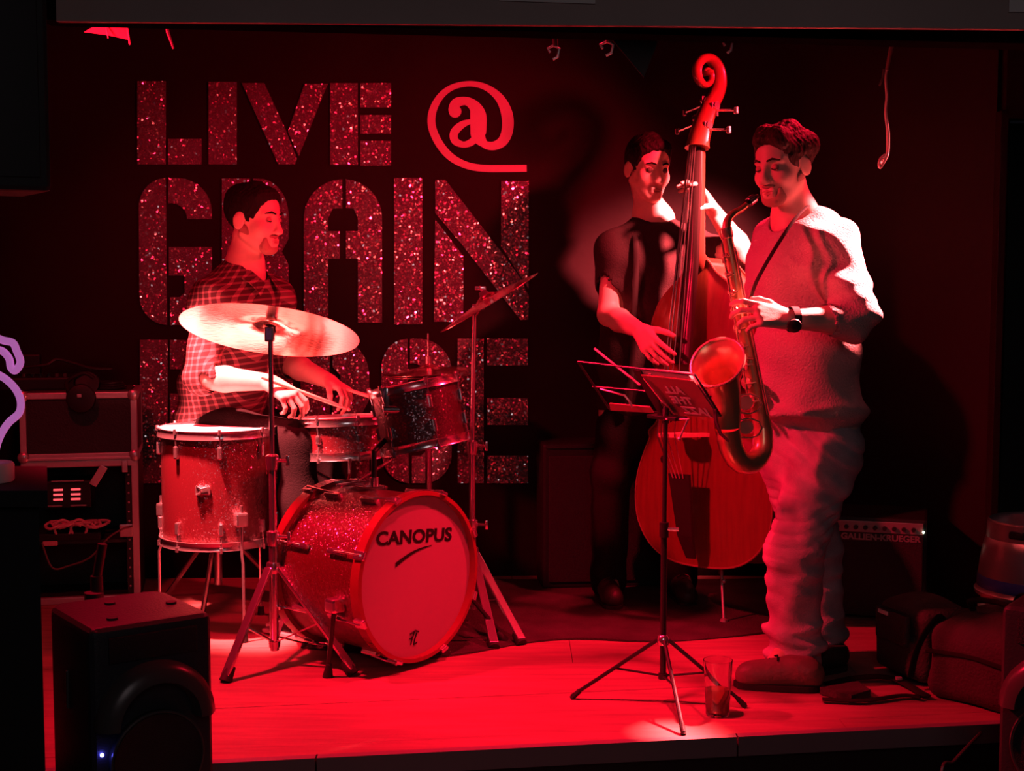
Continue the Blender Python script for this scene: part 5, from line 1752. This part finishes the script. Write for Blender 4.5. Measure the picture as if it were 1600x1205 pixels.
S.ell(ctA + V(0, 0, .09), (.11, .09, .045), (hx_, hy_, V(0, 0, 1)), .04)
S.box(ctA - hy_ * .095 + V(0, 0, -.035), (.10, .022, .065), (hx_, hy_, V(0, 0, 1)), .02, .008)
S.disp(folds(None, .003, 35))
S.build('body', 'bag_cloth', bagA)
S = Field(*bounds([ctA - hx_ * .15, ctA + hx_ * .15, ctA + hy_ * .1, ctA - hy_ * .14], .1), .006)
S.box(ctA - hy_ * .116 + V(0, 0, .055), (.085, .012, .060), (hx_, hy_, V(0, 0, 1)), .012, .01)
S.build('flap', 'bag_cloth', bagA)
MB().box(ctA - hy_ * .129 + V(-.02, 0, .095), (.05, .006, .012), rz=math.atan2(hx_.y, hx_.x), bev=.002).build('label_tab', 'paper', bagA)
MB().tube(spline([ctA + hx_ * .115 + V(0, 0, .06), ctA + hx_ * .135 - hy_ * .05 + V(0, 0, .10), ctA + hx_ * .13 - hy_ * .11 + V(0, 0, .02), ctA + hx_ * .12 - hy_ * .13 + V(0, 0, -.08)], 5), .015, 8, ell=(hx_, .4)).build('strap', 'strap', bagA)
q0, q1, q2, q3 = G(1281, 1086), G(1400, 1066), G(1446, 1088), G(1330, 1099)
cse = thing('folded_strap', (q0 + q2) / 2, 'folded dark instrument strap and pouch lying on the boards before the bags', 'strap')
MB().prism([V(q.x, q.y, .002) for q in (q0, G(1340, 1076), G(1360, 1090), q3)], (0, 0, .022)).build('pouch', 'bag_cloth', cse)
MB().tube(spline([G(1292, 1076) + V(0, 0, .014), G(1340, 1066) + V(0, 0, .014), G(1395, 1068) + V(0, 0, .016), G(1440, 1090) + V(0, 0, .012), G(1448, 1092) + V(0, 0, .012)], 5), .016, 8, ell=((0, 0, 1), .4)).build('webbing', 'strap', cse)
MB().tube(spline([G(1285, 1098) + V(0, 0, .01), G(1350, 1100) + V(0, 0, .01), G(1410, 1092) + V(0, 0, .01), G(1438, 1095) + V(0, 0, .01)], 5), .012, 8, ell=((0, 0, 1), .4)).build('webbing', 'strap', cse)
MB().box(G(1404, 1074) + V(0, 0, .028), (.02, .014, .01), bev=.003).build('buckle', 'satin_steel', cse)
MB().tube(spline([P(1405, 940, 4.42), P(1425, 930, 4.45), P(1450, 950, 4.42)], 5), .008, 8).build('cord_bundle', 'bag_dark', bagB)

# ------------------------------------------------------------------ rug under the band
mb = MB()
fr = [G(x, y) for x, y in ((470, 1013), (560, 1022), (640, 1030), (720, 1024), (820, 1006), (900, 1000), (1010, 1004), (1100, 1000), (1200, 990), (1290, 975))]
fr = spline([V(p.x, p.y, 0) for p in fr], 4)
bk_ = [V(p.x * 1.12, 5.8, 0) for p in fr]
for i in range(len(fr) - 1):
    rows_ = 8
    for r in range(rows_):
        q = [fr[i].lerp(bk_[i], r / rows_), fr[i + 1].lerp(bk_[i + 1], r / rows_), fr[i + 1].lerp(bk_[i + 1], (r + 1) / rows_), fr[i].lerp(bk_[i], (r + 1) / rows_)]
        hgt = [V(0, 0, .006 + .002 * math.sin(9 * p.x + 5 * p.y)) for p in q]
        mb.add([p + h for p, h in zip(q, hgt)], [(0, 1, 2, 3)], True)
    mb.add([fr[i], fr[i + 1], fr[i + 1] + V(0, 0, .006 + .002 * math.sin(9 * fr[i + 1].x + 5 * fr[i + 1].y)), fr[i] + V(0, 0, .006 + .002 * math.sin(9 * fr[i].x + 5 * fr[i].y))], [(0, 1, 2, 3)])
tag(mb.build('rug', 'carpet', None, (0, 5.3, 0)), 'worn dark rug under the drums and the double bass', 'rug')

# ------------------------------------------------------------------ steel keg on a crate at the right edge
kc_ = P(1622, 900, 4.62)
kzb = P(1622, 972, 4.62).z
keg = thing('beer_keg', (kc_.x, kc_.y, kzb), 'dented steel beer keg with a blue band at the right edge', 'keg')
mat('keg_steel', (0.52, 0.42, 0.43), rough=0.34, metal=.8, bump=.12, bscale=14)
mat('keg_blue', (0.05, 0.06, 0.30), rough=0.4)
ko = V(kc_.x, kc_.y, kzb)
MB().lathe(ko, (0, 0, 1), [(.001, .03), (.150, .03), (.172, .02), (.182, .0), (.188, .0), (.190, .05), (.176, .062), (.184, .085), (.200, .095), (.203, .108), (.194, .118), (.190, .165), (.186, .205), (.184, .215), (.178, .250), (.168, .285), (.150, .300), (.001, .305)], 48).build('barrel', 'keg_steel', keg)
MB().lathe(ko, (0, 0, 1), [(.1935, .120), (.1950, .122), (.1930, .158), (.1915, .160), (.1900, .140), (.1935, .120)], 48).build('blue_band', 'keg_blue', keg)
cr = MB()
cr.lathe(ko, (0, 0, 1), [(.160, .275), (.168, .275), (.164, .340), (.158, .345), (.154, .338), (.160, .275)], 48)
cr.build('top_chime', 'keg_steel', keg)
MB().box(ko + V(-.115, -.118, .312), (.055, .02, .026), rz=math.radians(-44), bev=.008).build('hand_hole', 'print_black', keg)
ck = thing('keg_crate', (kc_.x, kc_.y, 0), 'black crate the steel keg stands on', 'crate')
MB().box((kc_.x, kc_.y, kzb / 2), (.40, .40, kzb), bev=.012).build('shell', 'black_plastic', ck)

# ------------------------------------------------------------------ speakers either side, in front of the stage
mat('pa_body', (0.030, 0.028, 0.034), rough=0.42, bump=.15, bscale=180)
mat('pa_grille', (0.018, 0.017, 0.020), rough=0.5, metal=.4, bump=.5, bscale=420)
mat('pa_trim', (0.085, 0.07, 0.07), rough=0.3, metal=.2)
mat('led_blue', (0.1, 0.1, 1), emit=(.10, .10, 1.0), estr=30)


def pa(origin, yaw, label, top, base, w=.29, d=.31, led=True):
    t = thing('loudspeaker', (origin[0], origin[1], base), label, 'speaker')
    ax, ay = V(math.cos(yaw), math.sin(yaw), 0), V(-math.sin(yaw), math.cos(yaw), 0)
    o = V(origin[0], origin[1], base)
    H = top - base

    def q(x, y, z): return o + ax * x + ay * y + V(0, 0, z)
    pl = [(-w / 2, -d / 2), (w / 2, -d / 2), (w / 2, d * .38), (w * .40, d / 2), (-w * .40, d / 2), (-w / 2, d * .38)]
    bm = bmesh.new()
    vs = [bm.verts.new(q(x, y, z)) for z in (0, H) for x, y in pl]
    n = len(pl)
    bm.faces.new(vs[:n][::-1]); bm.faces.new(vs[n:])
    for i in range(n): bm.faces.new((vs[i], vs[(i + 1) % n], vs[n + (i + 1) % n], vs[n + i]))
    bmesh.ops.bevel(bm, geom=bm.edges[:], offset=.022, segments=3, affect='EDGES', profile=.6)
    me = bpy.data.meshes.new('cabinet'); bm.to_mesh(me); bm.free()
    me.shade_smooth(); me.set_sharp_from_angle(angle=.6)
    link('cabinet', me, 'pa_body', t)
    zc = H - .17
    xc = .0
    a_, e1_, e2_ = frame(-ay)
    # domed horn arch standing proud of the baffle
    vs, fs = [], []
    ring = [(.140, -.008), (.140, .018), (.122, .040), (.096, .044), (.090, .020), (.090, -.008)]
    ns = 30
    for (r, h) in ring:
        for j in range(ns + 1):
            th_ = math.pi * j / ns
            vs.append(q(xc + r * math.cos(th_), -d / 2 - h, zc - .06 + r * math.sin(th_)))
    for i in range(len(ring) - 1):
        for j in range(ns):
            fs.append((i * (ns + 1) + j, i * (ns + 1) + j + 1, (i + 1) * (ns + 1) + j + 1, (i + 1) * (ns + 1) + j))
    for j in (0, ns): fs.append(tuple(i * (ns + 1) + j for i in range(len(ring))))
    MB().add(vs, fs, True).build('horn_arch', 'pa_trim', t)
    MB().lathe(q(xc, -d / 2 - .004, zc - .145), -ay, [(.001, .012), (.090, .012), (.104, .018), (.110, .010), (.110, -.008)], 40).build('woofer_grille', 'pa_grille', t)
    MB().tube([q(xc + .108 * math.cos(k * math.pi / 20), -d / 2 - .018, zc - .145 + .108 * math.sin(k * math.pi / 20)) for k in range(40)], .004, 6, closed=True).build('grille_ring', 'pa_trim', t)
    MB().box(q(0, -d / 2 - .001, H - .055), (w * .72, .006, .06), R=Matrix((ax, ay, V(0, 0, 1))).transposed(), bev=.002).build('horn_plate', 'pa_grille', t)
    for x, y in ((-.07, -.09), (.10, -.02), (-.02, .06)):
        MB().cyl(q(x, y, H - .002), q(x, y, H + .005), .013, seg=12).build('fixing_screw', 'rubber', t)
    MB().box(q(-w / 2 - .001, 0, H - .17), (.008, .012, .09), R=Matrix((ax, ay, V(0, 0, 1))).transposed(), bev=.003).build('side_handle', 'pa_trim', t)
    if led:
        MB().sphere(q(-w / 2 + .020, -d / 2 - .004, H - .285), .0045, 10, 6).build('power_light', 'led_blue', t)
    return t


psz = P(140, 985, 3.05).z
for cpx, cD, yaw, top_, lab, led_, sgn, pl in ((140, 3.05, .63, psz, 'black loudspeaker with a lit blue power light in the lower left corner', True, 1, 'low black plinth carrying the loudspeaker with the blue light'),
                                         (1563, 3.22, -.63, P(1563, 945, 3.22).z, 'black loudspeaker cut off by the right edge of the frame', False, 1, 'low black plinth under the loudspeaker at the right edge')):
    co = V(P(cpx, 985, cD).x, cD, 0)
    o_ = co + V(math.cos(yaw), math.sin(yaw), 0) * .145 + V(-math.sin(yaw), math.cos(yaw), 0) * .155
    pa(o_, yaw, lab, top_, -.19, led=led_)
    pst = thing('speaker_plinth', (o_.x, o_.y, FLOOR_Z), pl, 'plinth')
    MB().box(o_ + V(0, 0, (FLOOR_Z - .19) / 2), (.29, .31, -.19 - FLOOR_Z), rz=yaw, bev=.008).build('shell', 'fascia', pst)
# microphone-style pole standing behind the left speaker
pq = P(146, 936, 3.75)
pole = thing('stand_pole', (pq.x, pq.y, FLOOR_Z), 'thin black stand pole behind the loudspeaker with the blue light', 'stand')
MB().cyl((pq.x, pq.y, FLOOR_Z + .02), P(151, 900, 3.75), .017, seg=12).build('lower_tube', 'black_metal', pole)
MB().cyl(P(151, 905, 3.75), P(160, 850, 3.75), .013, seg=12).build('upper_tube', 'black_metal', pole)
MB().lathe((pq.x, pq.y, FLOOR_Z), (0, 0, 1), [(.001, 0), (.13, 0), (.13, .012), (.02, .025), (.001, .025)], 24).build('base', 'black_metal', pole)
MB().cyl(P(147, 938, 3.73), P(147, 926, 3.73), .026, seg=12).build('collar', 'rubber', pole)
tag(MB().tube(spline([G(1538, 1140, -.05) , P(1520, 1158, 3.70), P(1490, 1190, 3.62), P(1470, 1215, 3.58), V(P(1468, 1215, 3.55).x, 3.55, FLOOR_Z + .01), V(P(1500, 1215, 3.5).x, 3.4, FLOOR_Z + .008)], 6), .0042, 6).build('cable', 'pa_trim', None, P(1490, 1190, 3.62)), 'thin cable hanging off the stage corner at the lower right', 'cable')

# ------------------------------------------------------------------ flight case, rack and what is on them
mat('alu', (0.62, 0.54, 0.54), rough=0.38, metal=.5, bump=.08, bscale=60)
mat('case_panel', (0.020, 0.017, 0.018), rough=0.55, bump=.25, bscale=140)
FY = 5.42
cl_, cr_ = P(40, 700, FY).x, P(215, 700, FY).x
zf = lambda y: P(120, y, FY).z
z1, z2, z3 = zf(612), zf(716), zf(931)
Wd, Dp = cr_ - cl_, .34


def fcase(t, x0, x1, y0, y1, za, zb, e=.022, front=True):
    MB().box(((x0 + x1) / 2, (y0 + y1) / 2 + .004, (za + zb) / 2), (x1 - x0 - .006, y1 - y0 - .008, zb - za - .006)).build('panel', 'case_panel', t)
    for x in (x0, x1):
        for y in (y0, y1):
            s1_, s2_ = (1 if x == x0 else -1), (1 if y == y0 else -1)
            MB().box((x + s1_ * e / 2, y + s2_ * e / 2, (za + zb) / 2), (e, e, zb - za), bev=.003).build('corner_extrusion', 'alu', t)
    for z in (za, zb):
        s3 = 1 if z == za else -1
        for y in (y0, y1):
            s2_ = 1 if y == y0 else -1
            MB().box(((x0 + x1) / 2, y + s2_ * e / 2 - s2_ * .0006, z + s3 * e / 2), (x1 - x0, e, e), bev=.003).build('edge_extrusion', 'alu', t)
        for x in (x0, x1):
            s1_ = 1 if x == x0 else -1
            MB().box((x + s1_ * e / 2 - s1_ * .0006, (y0 + y1) / 2, z + s3 * e / 2), (e, y1 - y0, e), bev=.003).build('edge_extrusion', 'alu', t)
    for x in (x0 + e / 2, x1 - e / 2):
        for z in (za + e / 2, zb - e / 2):
            MB().sphere((x, y0 - .001, z), e * .95, 12, 8, scale=(1, .55, 1)).build('ball_corner', 'satin_steel', t)


case1 = thing('flight_case', ((cl_ + cr_) / 2, FY + Dp / 2, z2), 'aluminium edged black flight case on top of the equipment rack at the left', 'case')
fcase(case1, cl_, cr_, FY, FY + Dp, z2, z1, .024)
MB().box(((cl_ + cr_) / 2, FY + Dp / 2, z1 + .002), (Wd - .06, Dp - .06, .003)).build('lid_plate', 'pa_trim', case1)
MB().box(((cl_ + cr_) / 2, FY - .002, z2 + .004), (Wd + .004, .012, .010), bev=.002).build('lid_lip', 'alu', case1)
rack = thing('equipment_rack', ((cl_ + cr_) / 2, FY + Dp / 2, 0), 'open aluminium edged equipment rack on the stage floor at the left', 'rack')
zr = z2 - .003
x0, x1, y0, y1 = cl_, cr_, FY, FY + Dp
e = .026
MB().box(((x0 + x1) / 2, y1 - .01, zr / 2), (Wd - .01, .012, zr - .01)).build('back_panel', 'case_panel', rack)
for x, s_ in ((x0, 1), (x1, -1)):
    MB().box((x + s_ * .006, (y0 + y1) / 2, zr / 2), (.010, Dp - .01, zr - .01)).build('side_panel', 'case_panel', rack)
    MB().box((x + s_ * e / 2, y0 + e / 2, zr / 2), (e, e, zr), bev=.003).build('corner_extrusion', 'alu', rack)
    MB().box((x + s_ * (e + .012), y0 + .010, zr / 2), (.020, .004, zr - .06)).build('rack_rail', 'black_metal', rack)
    for k in range(13):
        MB().sphere((x + s_ * (e + .012), y0 + .007, .06 + k * (zr - .12) / 12), .0048, 8, 5).build('rack_screw', 'satin_steel', rack)
for z, s_ in ((0, 1), (zr, -1)):
    MB().box(((x0 + x1) / 2, y0 + e / 2 - .0005, z + s_ * e / 2), (Wd, e, e), bev=.003).build('edge_extrusion', 'alu', rack)
    MB().box(((x0 + x1) / 2, (y0 + y1) / 2, z + s_ * .006), (Wd - .02, Dp - .02, .010)).build('shelf_panel', 'case_panel', rack)
zs_ = zf(845)
MB().box(((x0 + x1) / 2, (y0 + y1) / 2 - .004, zs_), (Wd - .05, Dp - .04, .012)).build('middle_shelf', 'case_panel', rack)
MB().box((P(198, 828, FY).x, FY - .004, zf(828)), (.05, .012, .05), bev=.004).build('butterfly_latch', 'satin_steel', rack)
MB().box((P(196, 735, FY).x, FY - .008, zf(728)), (.022, .012, .045), rz=.1, bev=.004).build('latch', 'satin_steel', rack)
R45 = Matrix.Rotation(math.radians(32), 3, 'Y')
MB().box(P(155, 742, FY - .012), (.030, .008, .085), R=R45, bev=.003).build('hinged_stay', 'alu', rack)
mat('led_red', (.9, .3, .3), emit=(1.0, .10, .12), estr=1.1)
pwr = thing('power_unit', P(112, 768, FY + .06), 'small rack power unit with two columns of lit red indicators', 'power unit')
pcx = P(112, 768, FY + .02)
MB().box((pcx.x, FY + .11, zf(771)), (.172, .17, .105), bev=.006).build('chassis', 'black_plastic', pwr)
for cxp in (98, 124):
    for k, yy in enumerate((762, 769.5, 777)):
        MB().box((P(cxp, yy, FY + .022).x, FY + .022, P(cxp, yy, FY + .022).z), (.036, .006, .0075), bev=.002).build('indicator', 'led_red', pwr)
for x in (92, 128):
    MB().box((P(x, 787, FY + .02).x, FY + .02, P(x, 787, FY + .02).z), (.060, .008, .006), bev=.002).build('front_rib', 'amp_panel', pwr)
MB().box((pcx.x, FY + .022, zf(750)), (.12, .01, .006), bev=.002).build('top_rail', 'amp_panel', pwr)
# tray of coiled leads standing on the middle shelf
tr = thing('lead_tray', P(118, 842, FY + .08), 'shallow tray heaped with coiled leads inside the equipment rack', 'cables')
ty = FY + .10
MB().box((P(118, 838, ty).x, ty, zs_ + .022), (.27, .19, .030), bev=.004).build('tray', 'black_plastic', tr)
rg = random.Random(3)
zt_ = zs_ + .045
for k in range(9):
    cx_ = P(90 + 8 * k, 830, FY).x
    lead = [V(cx_ + .035 * math.cos(t * .55 + k) * (1 + .3 * math.sin(t)), ty - .07 + .03 * math.sin(t * .55 + k) + rg.uniform(-.01, .01), zt_ + .012 + .020 * abs(math.sin(t * .4 + k * .9))) for t in range(12)]
    MB().tube(spline(lead, 4), .0055, 6).build('lead', 'cable_red', tr)
for k, (a, b) in enumerate(((104, 812), (128, 812))):
    MB().tube([P(a, b + 12, ty - .09) + V(.030 * math.cos(t * math.pi / 10), 0, .034 * math.sin(t * math.pi / 10) + .004) for t in range(20)], .0052, 6, closed=True).build('coil', 'cable_red', tr)
MB().box(P(84, 846, FY - .0) + V(0, .02, .004), (.055, .03, .022), bev=.004).build('plug', 'cable_red', tr)
tag(MB().tube(spline([P(205, 822, FY - .02), P(188, 826, FY - .05), P(165, 840, FY - .06), P(140, 868, FY - .05), P(110, 880, FY - .03), P(85, 882, FY - .03), V(P(75, 882, FY).x, FY - .03, .25)], 5), .0035, 6).build('patch_lead', 'batten', None, P(165, 840, FY)), 'thin lead drooping across the front of the equipment rack', 'cable')
# things lying on the flight case
hp = P(138, 594, FY + .06)
hd = thing('headphones', (hp.x, hp.y, z1), 'dark rounded headphones hanging over the front edge of the flight case', 'headphones')
MB().lathe(V(hp.x, FY - .035, z1 - .020), (0, -1, 0), [(.001, -.02), (.050, -.02), (.056, -.006), (.052, .012), (.030, .020), (.001, .016)], 24).build('ear_cup', 'black_plastic', hd)
MB().lathe(V(hp.x + .015, FY + .055, z1 + .030), (.2, -1, .3), [(.001, -.02), (.046, -.02), (.050, -.004), (.044, .012), (.001, .014)], 24).build('ear_cup', 'black_plastic', hd)
MB().tube(spline([V(hp.x - .045, FY - .03, z1 + .004), V(hp.x - .055, FY + .01, z1 + .04), V(hp.x, FY + .05, z1 + .07), V(hp.x + .04, FY + .055, z1 + .05)], 6), .008, 8).build('headband', 'black_plastic', hd)
MB().box(V(hp.x - .004, FY - .058, z1 - .008), (.016, .006, .012), bev=.002).build('hinge', 'satin_steel', hd)
mx = P(70, 570, FY + .14)
mixer = thing('mixer', (P(95, 575, FY + .18).x, FY + .18, z1), 'low dark desk mixer on top of the flight case', 'mixer')
MB().box((P(92, 575, FY + .2).x, FY + .20, z1 + .028), (.31, .22, .050), bev=.008).build('chassis', 'black_plastic', mixer)
MB().box((P(72, 545, FY + .24).x, FY + .255, z1 + .095), (.085, .06, .082), bev=.006).build('power_brick', 'black_plastic', mixer)
for k in range(6):
    MB().cyl((P(58 + 12 * k, 570, FY + .14).x, FY + .125, z1 + .05), (P(58 + 12 * k, 570, FY + .14).x, FY + .125, z1 + .066), .008, seg=10).build('knob', 'pa_trim', mixer)
tag(MB().tube(spline([P(52, 572, FY + .08) + V(0, 0, .0), P(85, 568, FY + .07), P(100, 560, FY + .08), P(125, 566, FY + .09), P(150, 574, FY + .08), P(185, 576, FY + .1)], 5), .006, 8).build('signal_cable', 'black_plastic', None, P(100, 570, FY + .08)), 'dark cable lying along the front of the mixer', 'cable')
bb = P(180, 577, FY + .1)
bnd = thing('cable_bundle', (bb.x, bb.y, z1), 'low dark bundle of cable at the right end of the flight case top', 'cables')
for k in range(3):
    MB().tube([V(bb.x + (.06 - .006 * k) * math.cos(t * math.pi / 12), bb.y + (.04 - .004 * k) * math.sin(t * math.pi / 12), z1 + .010 + .010 * k) for t in range(24)], .006, 6, closed=True).build('loop', 'black_plastic', bnd)

# turn the rack and everything on it a little, as it stands in the corner
piv, Rr = V(cr_, FY, 0), Matrix.Rotation(.20, 3, 'Z')
for o in list(COL.objects):
    if o.parent is None and o.get('label') and BASE[o].x < cr_ + .05 and BASE[o].y > FY - .15 and o.name.split('.')[0] in ('flight_case', 'equipment_rack', 'power_unit', 'lead_tray', 'patch_lead', 'headphones', 'mixer', 'signal_cable', 'cable_bundle'):
        o.location = piv + Rr @ (BASE[o] - piv)
        o.rotation_euler = (0, 0, .20)

# ------------------------------------------------------------------ curly neon lamp at the left edge, on a shelf bracket of the pier
mat('neon_pink', (.5, .2, .5), rough=.4, emit=(.72, .20, .66), estr=.50)
NY = 3.05
neon = thing('neon_lamp', P(2, 725, NY), 'curled pink purple neon tube lamp on a white base at the left edge', 'lamp')
tb = [(-60, 560), (-40, 536), (-15, 526), (5, 532), (20, 536), (26, 548), (32, 566), (24, 579), (17, 574), (14, 560), (2, 548), (-20, 546)]
MB().tube(spline([P(a, b, NY) for a, b in tb], 5), .0085, 10).build('tube', 'neon_pink', neon)
tb = [(-45, 590), (-20, 582), (2, 588), (22, 605), (32, 625), (30, 645), (14, 660), (2, 678), (-6, 700), (-8, 724)]
MB().tube(spline([P(a, b, NY) for a, b in tb], 5), .0085, 10).build('tube', 'neon_pink', neon)
MB().tube([P(-45, 590, NY), P(-58, 575, NY), P(-60, 560, NY)], .007, 8).build('tube', 'neon_pink', neon)
bz0 = P(0, 752, NY).z
MB().lathe(V(P(-18, 740, NY).x, NY, bz0), (0, 0, 1), [(.001, 0), (.052, 0), (.054, .004), (.054, .036), (.050, .041), (.001, .041)], 32).build('base', 'white_plastic', neon)
ca, cb_ = P(74, 760, 2.92), P(74, 760, 3.30)
shf = thing('side_counter', (ca.x - .3, 3.1, FLOOR_Z), 'dark counter at the left edge holding the neon lamp', 'counter')
for nm, zt2, zb2, ov in (('top', bz0 - .001, bz0 - .036, 0.0), ('cabinet', bz0 - .036, FLOOR_Z, .03)):
    MB().prism([V(ca.x - .85, ca.y + ov, zb2), V(ca.x - ov, ca.y + ov, zb2), V(cb_.x - ov, cb_.y - ov, zb2), V(ca.x - .85, cb_.y - ov, zb2)], (0, 0, zt2 - zb2)).build(nm, 'fascia', shf)
